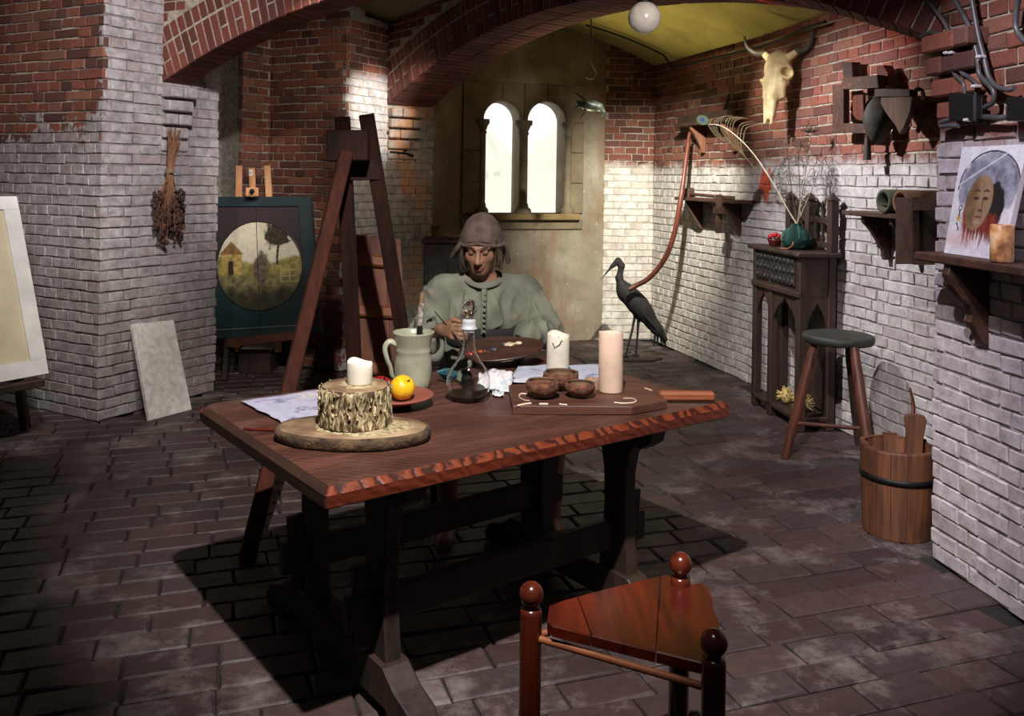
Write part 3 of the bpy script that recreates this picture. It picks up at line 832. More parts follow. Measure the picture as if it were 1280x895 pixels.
# ================================================================== TRESTLE TABLE
TZ = 0.73
tA, tB, tC = G(407, 613, TZ).xy, G(917, 502, TZ).xy, G(244, 505, TZ).xy
nT = (tB-tA).normalized(); mT = V2(-nT.y, nT.x); TL = (tB-tA).length; TW = (tC-tA).dot(mT)
TROT = math.atan2(nT.y, nT.x)
def T(s, t): return tA+nT*s+mT*t
table = thing('trestle_table', 'long dark oak trestle table with reddish chamfered edge in the middle of the cellar', 'table', (tA.x, tA.y, 0), TROT, world=False)
def rounded(pts, rad, n=5):
    out = []; N = len(pts)
    for i in range(N):
        p, a, b = Vector(pts[i]), Vector(pts[i-1]), Vector(pts[(i+1) % N]); r = rad[i]
        if r <= 0: out.append(p); continue
        u, v = (a-p).normalized(), (b-p).normalized()
        for k in range(n+1):
            t = k/n; out.append((p+u*r)*(1-t)**2+p*2*t*(1-t)+(p+v*r)*t*t)
    return out
outl = rounded([(0, 0, 0), (TL, 0, 0), (TL, TW, 0), (0, TW, 0)], [.012, .03, .03, .06])
def edge_mat():
    t = NT('adzed_oak_edge'); v = t.coords('Object')
    w = t.add('ShaderNodeTexWave', wave_type='BANDS', bands_direction='X'); w.inputs['Scale'].default_value = 11; w.inputs['Distortion'].default_value = 9
    w.inputs['Detail'].default_value = 3; w.inputs['Detail Scale'].default_value = 1.2
    mp = t.add('ShaderNodeMapping'); mp.inputs['Rotation'].default_value = (0, .9, .5); t.link(v, mp.inputs[0]); t.link(mp.outputs[0], w.inputs['Vector'])
    c = t.ramp(w.outputs['Fac'], [(0.12, S(54, 24, 16)), (0.3, S(92, 40, 24)), (0.9, S(116, 54, 30))])
    lo = t.ramp(t.noise(t.coords('Object', (.1, 1, 1)), 60, 5), [(.3, S(76, 30, 18)), (.7, S(110, 48, 28))])
    sp = t.add('ShaderNodeSeparateXYZ'); t.link(v, sp.inputs[0])
    c = t.mix(t.math('MULTIPLY', t.math('SUBTRACT', sp.outputs['Z'], TZ-.017), 900, True), lo, c)
    t.color(c); t.rough(.4); t.bump(w.outputs['Fac'], .4, .004); return t.m
def top_mat():
    t = NT('adzed_oak_top'); v = t.coords('Object', (0.12, 1, 1), (0, 0, 0))
    g = t.noise(v, 38, 6, .6); g2 = t.noise(v, 7, 4)
    f = t.math('ADD', t.math('MULTIPLY', g, .5), t.math('MULTIPLY', g2, .5))
    c = t.ramp(f, [(0.34, S(46, 26, 22)), (0.5, S(72, 42, 34)), (0.68, S(104, 66, 52))])
    w = t.add('ShaderNodeTexWave', wave_type='BANDS', bands_direction='X'); w.inputs['Scale'].default_value = 13; w.inputs['Distortion'].default_value = 6; w.inputs['Detail'].default_value = 3
    mp = t.add('ShaderNodeMapping'); mp.inputs['Rotation'].default_value = (0, 0, -.75); t.link(t.coords('Object'), mp.inputs[0]); t.link(mp.outputs[0], w.inputs['Vector'])
    c = t.mix(.12, c, t.ramp(w.outputs['Fac'], [(0.2, S(54, 32, 26)), (0.8, S(128, 82, 64))]))
    d = t.noise(t.coords('Object'), 2.4, 6, .7)
    c = t.mix(t.math('MULTIPLY', t.ramp(d, [(0.5, (0, 0, 0, 1)), (0.72, (1, 1, 1, 1))]), .3), c, S(136, 116, 108))
    t.color(c); t.rough(t.math('ADD', .34, t.math('MULTIPLY', g2, .25))); t.bump(t.math('ADD', t.math('MULTIPLY', w.outputs['Fac'], .35), g), .35, .003); return t.m
TOPM, EDGEM = top_mat(), edge_mat()
def rim(pts, z, ins):
    c = Vector((TL/2, TW/2, 0)); out = []
    for p in pts:
        q = Vector((p.x-ins*(1 if p.x > TL/2 else -1)*(1 if abs(p.x-TL/2) > TL/2-.07 else 0), p.y-ins*(1 if p.y > TW/2 else -1)*(1 if abs(p.y-TW/2) > TW/2-.07 else 0), z)); out.append(q)
    return out
m = MB(); n = len(outl)
rs = [rim(outl, TZ-.05, .004), rim(outl, TZ-.046, 0), rim(outl, TZ-.016, 0), rim(outl, TZ-.0005, .02), rim(outl, TZ, .022)]
vs = [p for r in rs for p in r]; fs = [tuple(range(n-1, -1, -1)), tuple(range(4*n, 5*n))]
for i in range(4):
    for k in range(n): fs.append((i*n+k, i*n+(k+1) % n, (i+1)*n+(k+1) % n, (i+1)*n+k))
m._add(vs, fs)
top = m.build('tabletop', TOPM, table); top.data.materials.append(EDGEM)
top.data.materials.append(wood('dark_end_edge', S(34, 22, 18), S(72, 46, 34), 'y', 1.0, .55, .5))  # darker wood, on the left end edge only
for p in top.data.polygons:
    if p.center.z < TZ-.0004: p.material_index = 2 if abs(p.normal.x) > .6 and p.center.x < .2 else 1
tS = (0.30, TL-0.30); tP = (0.25, 0.70)
def plank(pts, x, th): return [(x-th/2, y, z) for y, z in pts], (th, 0, 0)
for s in tS:
    # bearer under the top with scrolled ends
    m = MB(); pr = [(.06, TZ-.05), (TW-.06, TZ-.05), (TW-.075, TZ-.11), (TW-.12, TZ-.14), (TW-.2, TZ-.105), (.2, TZ-.105), (.12, TZ-.14), (.075, TZ-.11)]
    m.prism(*plank(pr, s, .07), .004); m.build('bearer', OAKDARK, table)
    for t in tP:
        pr = []
        for z, w in ((.10, .075), (.16, .07), (.24, .058), (.36, .052), (.48, .055), (.56, .07), (.61, .10), (TZ-.06, .145)): pr.append((t+w, z))
        for z, w in reversed(((.10, .075), (.16, .07), (.24, .058), (.36, .052), (.48, .055), (.56, .07), (.61, .10), (TZ-.06, .145))): pr.append((t-w, z))
        m = MB(); m.prism(*plank(pr, s, .05), .005); m.build('leg', OAKDARK, table)
    pr = [(-.0, 0), (.10, 0), (.14, .035), (TW-.14, .035), (TW-.10, 0), (TW, 0), (TW+.015, .03), (TW-.02, .075), (TW-.1, .10), (TW-.16, .14), (.16, .14), (.1, .10), (.02, .075), (-.015, .03)]
    m = MB(); m.prism(*plank(pr, s, .085), .006); m.build('foot', OAKDARK, table)
for t in tP:
    m = MB(); m.bar((tS[0]-.115, t, .27), (tS[1]+.115, t, .27), .035, .10, .005); m.build('stretcher', OAKDARK, table)
    for s, sg in ((tS[0], -1), (tS[1], 1)):
        m = MB(); m.bar((s+sg*.055, t, .16), (s+sg*.068, t, .40), .022, .045, .004, up=(1, 0, 0), taper=1.25); m.build('wedge', OAKDARK, table)

# ================================================================== FOREGROUND STOOL
qa, qb, qc = V2(.060, 2.055), V2(.437, 1.853), V2(.440, 2.236)
stool = thing('corner_stool', 'glossy red-brown stool with triangular seat and ball-topped posts in front of the table', 'stool', (.31, 2.05, 0))
SZ = 0.482
def post(p, ztop, r):
    m = MB(); m.lathe([(r*.92, 0), (r, .01), (r, ztop-.012), (r*.93, ztop-.002), (r*.5, ztop), (r*.3, ztop+.001)], (p.x, p.y, 0), 24)
    o = m.build('post', REDWOOD, stool)
    m = MB(); R = r*1.12
    prof = [(r*.55, ztop-.002), (r*.62, ztop+.003)]+[(R*math.cos(a), ztop+.004+R*.92+R*math.sin(a)) for a in [-1.05+i*(1.05+PI/2)/12 for i in range(12)]]+[(0.0005, ztop+.004+R*1.92)]
    m.lathe(prof, (p.x, p.y, 0), 24); m.build('finial', REDWOOD, o)
for p, z in ((qa, .505), (qb, .505), (qc, .502)): post(p, z, .0255)
sp = [(690, 782), (684, 776), (686, 757), (702, 751), (760, 735), (832, 718), (843, 724), (848, 729), (858, 731), (876, 728), (886, 735), (890, 748), (892, 762), (899, 776), (899, 790), (890, 806), (886, 818), (881, 829), (860, 824)]
seatp = [G(x, y, SZ) for x, y in sp]
def clip(poly, p, n):
    out = []
    for i in range(len(poly)):
        a, b = poly[i], poly[(i+1) % len(poly)]; da, db = (a.xy-p).dot(n), (b.xy-p).dot(n)
        if da >= 0: out.append(a)
        if da*db < 0: out.append(a.lerp(b, da/(da-db)))
    return out
j1a, j1b = G(738, 790, SZ).xy, G(722, 745, SZ).xy; j2a, j2b = G(820, 812, SZ).xy, G(826, 719, SZ).xy
def nrm(a, b): d = (b-a).normalized(); return V2(d.y, -d.x)
n1, n2 = nrm(j1a, j1b), nrm(j2a, j2b)
parts_ = [clip(seatp, j1a-n1*.0008, -n1), clip(clip(seatp, j1a+n1*.0008, n1), j2a-n2*.0008, -n2), clip(seatp, j2a+n2*.0008, n2)]
for q in parts_:
    m = MB(); m.prism([v-Vector((0, 0, .026)) for v in q], (0, 0, .026), .0025); m.build('seat_board', SEATWOOD, stool)
for a, b in ((qa, qb), (qb, qc), (qc, qa)):
    m = MB(); m.tube([(a.x, a.y, SZ-.045), (b.x, b.y, SZ-.045)], .0085, 10); m.build('rail', HANDLEWOOD, stool)

# ================================================================== TALL EASEL behind the table
eas = thing('tall_easel', 'tall dark wooden easel standing behind the table, seen from its back', 'easel', (G(308, 702).x, 3.9, 0))
tl, tr = P(428, 146, 4.3), P(458, 143, 4.3)
fl, fr = G(449, 586), G(531, 584)
EASELDARK = wood('easel_black_brown_wood', S(28, 13, 8), S(54, 27, 18), 'z', 1.0, 0.7, 0.3)  # black-brown wood of uprights, head block and crossbar
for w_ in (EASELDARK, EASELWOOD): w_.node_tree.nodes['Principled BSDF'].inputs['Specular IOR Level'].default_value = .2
for a, b in ((tl, fl), (tr, fr)):
    m = MB(); m.bar(b, a, .07, .05, .004, up=(0, 1, 0)); m.build('upright', EASELDARK, eas)
m = MB(); m.bar(P(410, 183, 4.2), P(461, 182, 4.22), .15, .145, .006, up=(0, 0, 1)); m.build('head_block', EASELDARK, eas)
m = MB(); m.bar(P(437, 213, 4.3), P(476, 212, 4.33), .03, .10, .004); m.build('crossbar', EASELDARK, eas)
pf = G(308, 702); m = MB(); m.bar(pf, P(433, 190, 4.1), .062, .055, .005, up=(0.3, -1, 0)); m.build('prop_leg', EASELWOOD, eas)

# ================================================================== STANDING WOODEN PANEL behind the easel
pb = thing('battened_panel', 'reddish wooden panel with three horizontal battens leaning behind the tall easel', 'panel', tuple(G(478, 520)))
d0 = 5.55
b0, b1 = P(449, 520, d0-.1), P(513, 520, d0-.1); u0, u1 = P(444, 293, d0+.12), P(500, 299, d0+.12)
b0.z = b1.z = 0
nn = (b1-b0).cross(u0-b0).normalized()
if nn.y > 0: nn = -nn
for k in range(3):
    a, b, c, d = b0.lerp(b1, k/3+.004), b0.lerp(b1, (k+1)/3-.004), u0.lerp(u1, (k+1)/3-.004), u0.lerp(u1, k/3+.004)
    m = MB(); m.prism([a, b, c, d], -nn*.025, .002); m.build('plank', PANELWOOD, pb)
BATTENW = wood('batten_wood', S(122, 66, 38), S(176, 108, 66), 'x', .8, .5, .3)  # lighter than the planks, in place of shading on the battens
for t in (.27, .58, .86):
    a, b = b0.lerp(u0, t), b1.lerp(u1, t); m = MB(); m.bar(a.lerp(b, .0)+nn*.024, a.lerp(b, .9)+nn*.024, .075, .05, .014, up=nn); m.build('batten', BATTENW, pb)
m = MB(); m.bar(b1.lerp(b0, .03)+nn*.014, u1.lerp(u0, .03)+nn*.014, .03, .03, .003, up=nn); m.build('edge_strip', PANELWOOD, pb)

# ================================================================== PAINTING with round scene, on a pine easel
pe = thing('display_easel', 'pine display easel with three prongs under the dark double panel', 'easel', tuple(G(325, 478)))
pd = 6.55
BL, BR, TLc, TRc = P(263, 424, pd), P(402, 415, pd-.1), P(263, 246, pd+.14), P(388, 246, pd+.04)
pp = thing('painted_double_panel', 'dark green double panel with a round landscape, set on the pine display easel', 'painting', tuple(BL.lerp(BR, .5)))
pn = (BR-BL).cross(TLc-BL).normalized()
if pn.y > 0: pn = -pn
def pq(u, v, o=0): return BL.lerp(BR, u).lerp(TLc.lerp(TRc, u), v)+pn*o
DGREEN = mottled('dark_green_paint', S(30, 44, 46), S(48, 62, 62), 5, .45, .1, 50)
DBROWN = mottled('dark_brown_paint', S(44, 36, 36), S(62, 50, 50), 4, .4, .1, 50)
m = MB()
for u0_, v0_, u1_, v1_ in ((0, 0, 1, .045), (0, .93, 1, 1), (0, .045, .035, .93), (.88, .045, 1, .93)):
    m.prism([pq(u0_, v0_, .012), pq(u1_, v0_, .012), pq(u1_, v1_, .012), pq(u0_, v1_, .012)], -pn*.05, .002)
m.build('frame', DGREEN, pp)
def leaf(u0_, u1_):
    m = MB(); m.prism([pq(u0_, .045), pq(u1_, .045), pq(u1_, .93), pq(u0_, .93)], -pn*.03, .0015); return m.build('panel_leaf', DLEAF, pp)
def dleaf():
    t = NT('panel_leaf_paint'); sep = t.add('ShaderNodeSeparateXYZ'); t.link(t.coords('Object'), sep.inputs[0])
    g = t.math('ADD', sep.outputs['Z'], t.math('MULTIPLY', t.math('SUBTRACT', t.noise(t.coords('Object'), 4, 4), .5), .5))
    t.color(t.ramp(g, [(0.2, S(30, 50, 52)), (0.5, S(50, 46, 48)), (1, S(62, 48, 50))])); t.rough(.4); return t.m
DLEAF = dleaf()
leaf(.036, .452); leaf(.456, .879)
# painted picture surface: colours of paint laid per vertex
def paint_mat(name, rough=.5):
    t = NT(name); a = t.add('ShaderNodeAttribute', attribute_name='paint')
    n = t.noise(t.coords('Object'), 90, 4); c = t.mix(.25, a.outputs['Color'], t.ramp(n, [(0.3, S(120, 120, 120)), (0.7, S(255, 255, 255))]), 'MULTIPLY')
    t.color(c); t.rough(rough); return t.m
def painted(name, pos, nu, nv, colour, mat, parent, mask=None, back=None):
    vs = [pos(i/nu, j/nv) for j in range(nv+1) for i in range(nu+1)]
    fs = []
    for j in range(nv):
        for i in range(nu):
            if mask is None or mask((i+.5)/nu, (j+.5)/nv): fs.append((j*(nu+1)+i, j*(nu+1)+i+1, (j+1)*(nu+1)+i+1, (j+1)*(nu+1)+i))
    m = MB(); m._add(vs, fs); o = m.build(name, mat, parent)
    at = o.data.attributes.new('paint', 'FLOAT_COLOR', 'POINT')
    for j in range(nv+1):
        for i in range(nu+1):
            at.data[j*(nu+1)+i].color = colour(i/nu, j/nv)
    return o
def mixc(a, b, t): t = max(0, min(1, t)); return tuple(x*(1-t)+y*t for x, y in zip(a, b))
def sst(a, b, x): x = max(0, min(1, (x-a)/(b-a))); return x*x*(3-2*x)
def nz(u, v, s, k=0): return mn.fractal(Vector((u*s, v*s, k)), 0.8, 2.0, 4)
def landscape(u, v):
    """a plain generic landscape: pale sky, a tree, a barn, meadow and dark foreground"""
    c = mixc(S(226, 214, 186), S(206, 196, 168), nz(u, v, 4)+.5)
    hill = .56+.05*math.sin(u*7+1)+.02*nz(u, v, 9)
    c = mixc(c, mixc(S(168, 148, 84), S(120, 112, 58), nz(u, v, 12, 3)+.5), sst(hill+.02, hill-.02, v))
    c = mixc(c, mixc(S(140, 128, 84), S(84, 78, 48), nz(u, v, 14, 5)+.5), sst(.46, .36, v+.04*nz(u, v, 6)))
    c = mixc(c, mixc(S(70, 62, 40), S(40, 38, 26), nz(u, v, 10, 7)+.5), sst(.30, .16, v+.05*nz(u, v, 7)))
    # tree
    tr_ = sst(.02, -.03, math.hypot((u-.72)*.75, v-.83)-.13+.06*nz(u, v, 12, 9)); c = mixc(c, mixc(S(72, 60, 40), S(38, 34, 26), nz(u, v, 22)+.5), tr_)
    if abs(u-.73-.02*math.sin(v*9)) < .013 and .5 < v < .78: c = S(58, 46, 34)
    # barn
    if .05 < u < .29 and .40 < v < .63: c = mixc(S(196, 168, 96), S(150, 122, 66), nz(u, v, 20)+.5)
    rf = .63+.15*(1-abs(u-.17)/.15)
    if .63 <= v < rf: c = mixc(S(150, 112, 62), S(112, 82, 48), nz(u, v, 20)+.5)
    if .13 < u < .19 and .40 < v < .56: c = S(56, 42, 30)
    # bushes in the middle, gate at the right
    c = mixc(c, mixc(S(120, 104, 82), S(66, 52, 44), nz(u, v, 16, 2)+.5), sst(.03, -.03, math.hypot((u-.52)*1.3, (v-.46)*.7)-.12+.05*nz(u, v, 9, 4)))
    if .74 < u < .95 and .3 < v < .5 and (abs((v-.3) % .066) < .014 or abs((u-.74) % .1) < .014): c = S(176, 156, 104)
    return c
cu, cv = .470, .500; ru, rv = .402, .318
def dpos(u, v): return pq(cu+(u-.5)*2*ru, cv+(v-.5)*2*rv, .0025)
painted('round_picture', dpos, 128, 110, landscape, paint_mat('landscape_paint'), pp, lambda u, v: math.hypot(u-.5, v-.5) < .497 and abs(cu+(u-.5)*2*ru-.4565) > .0032)
m = MB(); ringp = [pq(cu+ru*1.01*math.cos(a), cv+rv*1.01*math.sin(a), .003) for a in [2*PI*i/56 for i in range(57)]]
m.tube(ringp, .007, 6, False, flat=.4); m.build('round_moulding', DBROWN, pp)
for a, b in (((.036, .06), (.452, .06)), ((.456, .06), (.879, .06))):
    m = MB(); m.bar(pq(*a, .003), pq(*b, .003), .006, .006, .001); m.build('bottom_line', mottled('pale_line', S(96, 108, 106), S(120, 132, 128)), pp)
# easel itself
back = Vector((0, .05, 0))
for x, y in ((299, 207), (334, 207)):
    m = MB(); t0 = P(x, y, pd+.26); m.bar(P(x-3 if x < 310 else x+14, 440, pd+.16), t0, .048, .025, .003, up=(0, 1, 0)); m.build('side_prong', PALEWOOD, pe)
m = MB(); m.bar(P(318, 300, pd+.24), P(315, 210, pd+.25), .046, .02, .003, up=(0, 1, 0)); cp = m.build('centre_prong', PALEWOOD, pe)
m = MB(); m.bar(P(313.5, 219.5, pd+.236), P(313.3, 212, pd+.236), .026, .004, .001, up=(0, 1, 0)); lb = m.build('paper_label', plain('white_paper', S(236, 232, 220), .7), cp); lb['label'] = 'small white paper label with a dark mark'
# the mark on the label
tx = bpy.data.curves.new('label_mark', 'FONT'); tx.body = 'b'; tx.size = .034; tx.extrude = .0006; tx.align_x = 'CENTER'; tx.align_y = 'CENTER'
to = bpy.data.objects.new('label_mark', tx); COL.objects.link(to); dg = bpy.context.evaluated_depsgraph_get(); me = bpy.data.meshes.new_from_object(to.evaluated_get(dg)); bpy.data.objects.remove(to)
me.materials.clear(); me.materials.append(BLACK)
mo = bpy.data.objects.new('label_mark', me); COL.objects.link(mo); mo.parent = cp; mo.location = P(313.4, 216, pd+.2325)-Vector(pe['_o']); mo.rotation_euler = (PI/2, 0, 0)
m = MB(); a = P(307, 240, pd+.02); b = P(323, 240, pd+.02); m.bar(a, b, .02, .065, .006); m.build('clamp', PALEWOOD, pe)
m = MB(); m.ball(P(315, 239, pd-.005), .018, 12, 8); m.build('clamp_knob', IRON, pe)
m = MB(); m.bar(P(283, 429, pd-.07), P(380, 418, pd-.17), .045, .06, .004); m.build('ledge', wood('ledge_wood', S(70, 40, 30), S(104, 62, 46), 'x'), pe)
for (x, y), (x2, y2) in (((281, 476), (284, 428)), ((290, 466), (293, 426)), ((372, 466), (366, 420))):
    m = MB(); m.bar(G(x, y), P(x2, y2, pd-.03 if x < 290 or x > 350 else pd+.2), .035, .04, .003, up=(0, 1, 0)); m.build('leg', BLACKWOOD, pe)
# open book or tray lying on a low box behind the easel
lt = thing('white_leaflet_tray', 'white leaflet lying on a low dark box beneath the double panel', 'leaflet', (-1.9, 6.74, 0))
m = MB(); m.box((-2.02, 6.62, 0), (-1.78, 6.86, .182), .006); m.build('box', BLACKWOOD, lt)
m = MB(); m.box((-2.0, 6.625, .1825), (-1.77, 6.85, .1925), .002); m.build('leaflet', plain('leaflet_white', S(226, 224, 214), .6), lt)

# ================================================================== FRAMED BOARD at the left on its easel
BRc, TRk = P(60, 467, 4.95), P(20, 246, 5.13)
ex_ = Vector((-.54, -.84, 0)); up_ = (TRk-BRc)
cb = thing('framed_board', 'tan board in a wide white frame on a dark easel by the left pier', 'board', tuple(BRc))
def bq(u, v, o=0):
    nrm_ = up_.cross(ex_).normalized()
    if nrm_.x < 0: nrm_ = -nrm_
    return BRc+ex_*(.80*u)+up_*v+nrm_*o
WHITEF = mottled('white_frame_paint', S(206, 202, 196), S(232, 228, 222), 6, .55, .15, 40)
TAN = mottled('tan_board', S(188, 172, 140), S(214, 200, 170), 3, .7, .1, 60)
m = MB(); m.prism([bq(.04, .04), bq(.96, .04), bq(.96, .96), bq(.04, .96)], bq(0, 0, -.012)-bq(0, 0)); m.build('board_face', TAN, cb)
m = MB()
for q in (((0, 0), (1, 0), (1, .085), (0, .085)), ((0, .925), (1, .925), (1, 1), (0, 1)), ((0, .085), (.11, .085), (.11, .925), (0, .925)), ((.89, .085), (1, .085), (1, .925), (.89, .925))):
    m.prism([bq(*p, .012) for p in q], bq(0, 0, -.03)-bq(0, 0), .002)
m.build('frame', WHITEF, cb)
le = thing('low_dark_easel', 'dark easel holding the white framed tan board, only one leg in view', 'easel', tuple(G(30, 537)))
m = MB(); a = bq(.0, 0, .02); b = bq(.95, 0, .02); dz = Vector((0, 0, -.042)); m.bar(a.lerp(b, .06)+dz, b+dz, .07, .04, .004); m.build('ledge', BLACKWOOD, le)
for (g, u) in ((G(32, 536), .14), (G(32, 536)+ex_*.62, .85)):
    m = MB(); m.bar(g, bq(u, .25, -.085), .045, .045, .004, up=(1, 0, 0)); m.build('leg', BLACKWOOD, le)
m = MB(); m.bar(G(32, 536)+Vector((-.55, .35, 0)), bq(.5, .6, -.10), .045, .045, .004, up=(1, 0, 0)); m.build('back_leg', BLACKWOOD, le)

# ================================================================== WHITE SLAB leaning on the left pier
sl = thing('white_slab', 'mottled white stone slab leaning against the left pier', 'slab', tuple(G(213, 520)))
s0, s1 = G(187, 526), G(240, 512)
t0, t1 = onwall(165, 405, P1, P1R, .035), onwall(217, 400, P1, P1R, .035)
nn = (s1-s0).cross(t0-s0).normalized()
if nn.y > 0: nn = -nn
SLABM = mottled('mottled_marble', S(196, 190, 182), S(238, 234, 228), 26, .5, .15, 60)
m = MB(); m.prism([s0, s1, t1, t0], -nn*.028, .003); o = m.build('slab', SLABM, sl)

# ================================================================== THINGS ON THE TABLE
def base(x, y, z=TZ): return tuple(G(x, y, z))
# --- log slice, stump with dripped wax, candle stub
BARK = mottled('log_bark', S(40, 28, 20), S(104, 80, 54), 24, .85, .9, 50, bdist=.01)
ENDGRAIN = mottled('log_end_grain', S(92, 66, 46), S(168, 140, 106), 10, .7, .4, 60)
DRIP = mottled('dripped_wax', S(104, 84, 56), S(206, 190, 152), 55, .42, .3, 60)
c = G(441, 548, TZ); ls = thing('log_slice', 'flat oval log slice with bark edge and spilled wax, under the wax-covered stump', 'log slice', tuple(c))
m = MB(); m.lathe([(.215, .0005), (.226, .006), (.228, .028), (.222, .036), (.2, .0365)], c, 48, sx=1, sy=.60, jit=.035); m.build('bark', BARK, ls)
m = MB(); m.lathe([(.214, .030), (.213, .0372), (.1, .0378), (.0005, .038)], c, 48, sx=1, sy=.60, jit=.03); m.build('cut_face', ENDGRAIN, ls)
def blob(c, r, z, h, seed, n=40, sy=1.0, wob=.35):
    m = MB(); vs = [(c[0], c[1], z+h)]; fs = []; rg = 4
    for i in range(1, rg+1):
        for k in range(n):
            a = 2*PI*k/n; q = r*i/rg*(1+wob*mn.noise(Vector((math.cos(a)*2+seed, math.sin(a)*2, seed)))*i/rg)
            vs.append((c[0]+math.cos(a)*q, c[1]+math.sin(a)*q*sy, z+h*(1-(i/rg)**3)-(.002 if i == rg else 0)))
    for k in range(n):
        fs.append((0, 1+k, 1+(k+1) % n))
        for i in range(rg-1): fs.append((1+i*n+k, 1+(i+1)*n+k, 1+(i+1)*n+(k+1) % n, 1+i*n+(k+1) % n))
    m._add(vs, fs, True); return m
blob((c.x+.03, c.y-.01, 0), .165, c.z+.0375, .005, 3.3, 48, .6, .3).build('wax_pool', DRIP, ls)
sx_, sy_ = c.x+.003, c.y+.018; z1 = c.z+.0435
st_ = thing('wax_covered_stump', 'short bark-covered stump thick with dripped candle wax, standing on the log slice', 'stump', (sx_, sy_, z1))
def stump_mat():
    t = NT('wax_run_bark'); v = t.coords('Object', (1, 1, .28)); n = t.noise(v, 62, 5, .65)
    c = t.ramp(n, [(.36, S(40, 30, 22)), (.47, S(92, 72, 48)), (.56, S(176, 158, 118)), (.7, S(232, 220, 186))]); t.color(c); t.rough(.5); t.bump(n, .9, .012); return t.m
m = MB()
def stf(u, v):
    a = 2*PI*u; z = .109*v
    q = Vector((math.cos(a)*4.2, math.sin(a)*4.2, v*1.1)); rd = (1-abs(mn.noise(q)))**3*.009+abs(mn.noise(Vector((math.cos(a)*9, math.sin(a)*9, v*4))))*.008
    r = .093+rd-.006*max(0, v-.93)/.07+.004*(1-v)
    return (sx_+math.cos(a)*r, sy_+math.sin(a)*r, z1+z)
m.grid(stf, 150, 26); m.lathe([(.0005, .001), (.092, .001)], (sx_, sy_, z1), 40); m.build('trunk', stump_mat(), st_)
m = MB(); m.lathe([(.096, .1075), (.094, .1105), (.05, .1108), (.0005, .111)], (sx_, sy_, z1), 40, jit=.05); m.build('cut_face', ENDGRAIN, st_)
blob((sx_+.012, sy_, 0), .062, z1+.111, .004, 9.1).build('wax_pool', DRIP, st_)
rr = random.Random(4); m = MB()
for k in range(60):
    a = rr.uniform(0, 2*PI); r0 = .101; zt_ = rr.uniform(.03, .108) if k % 2 else .109; ln = rr.uniform(.02, .075); w = rr.uniform(.0016, .0042)
    zb = max(.002, zt_-ln); pts = []
    for i in range(6):
        t = i/5; aa = a+.05*math.sin(t*4+k); q = r0+.0025+.003*mn.noise(Vector((a*3, t*2, k)))+(0.002*t)
        pts.append((sx_+math.cos(aa)*q, sy_+math.sin(aa)*q, z1+zt_*(1-t)+zb*t))
    m.tube(pts, [w*.6, w*.8, w*.8, w*.9, w*1.25, w*.7], 6)
for k in range(90):
    a = rr.uniform(0, 2*PI); q = rr.uniform(.099, .108); m.ball((sx_+math.cos(a)*q, sy_+math.sin(a)*q, z1+rr.uniform(.012, .10)), (rr.uniform(.002, .006), rr.uniform(.002, .006), rr.uniform(.002, .008)), 6, 4)
o = m.build('wax_drips', DRIP, st_); o['kind'] = 'stuff'
def candle(name, label, p, r, h, mat, dip=.012, seed=0, lean=0, wick=True, crack=False, group=None):
    t = thing(name, label, 'candle', tuple(p), group=group)
    n = 36; m = MB(); vs = []; fs = []
    topz = lambda a: h-dip*(.5+.5*math.sin(a*1.0+seed))-dip*.5*(.5+.5*math.sin(3*a+seed*2))
    rings = [(lambda a: (r*.97, 0)), (lambda a: (r, .004)), (lambda a: (r, topz(a)*.6)), (lambda a: (r*.995, topz(a)-.003)), (lambda a: (r*.96, topz(a))), (lambda a: (r*.88, topz(a)-.002)), (lambda a: (r*.8, h-dip*1.7-.004)), (lambda a: (r*.3, h-dip*1.7-.006)), (lambda a: (.0004, h-dip*1.7-.006))]
    for f in rings:
        for k in range(n):
            a = 2*PI*k/n; q, z = f(a); vs.append((p[0]+math.cos(a)*q+lean*z, p[1]+math.sin(a)*q, p[2]+z))
    for i in range(len(rings)-1):
        for k in range(n): fs.append((i*n+k, i*n+(k+1) % n, (i+1)*n+(k+1) % n, (i+1)*n+k))
    fs.append(tuple(range(n-1, -1, -1)))
    m._add(vs, fs, True); body = m.build('wax_body', mat, t)
    if wick:
        m = MB(); m.tube([(p[0]+lean*h, p[1], p[2]+h-dip*1.7-.007), (p[0]+lean*h+.001, p[1], p[2]+h-dip*1.7+.006)], .0011, 6); m.build('wick', BLACK, t)
    if crack:
        m = MB(); pts = []
        for (u, v) in ((-.55, .78), (-.35, .66), (-.22, .70), (.0, .73), (.12, .76), (.2, .82), (.35, .83)):
            a = -PI/2+u; pts.append((p[0]+math.cos(a)*r*1.002, p[1]+math.sin(a)*r*1.002, p[2]+h*v))
        m.tube(pts, .0022, 5); m.build('crack', plain('crack_dark', S(48, 40, 34), .8), t)
    return t
candle('candle_stub', 'short cream candle stub on top of the wax-covered stump', (sx_+.012, sy_-.005, z1+.1145), .037, .072, WAXW, .012, 2.0)
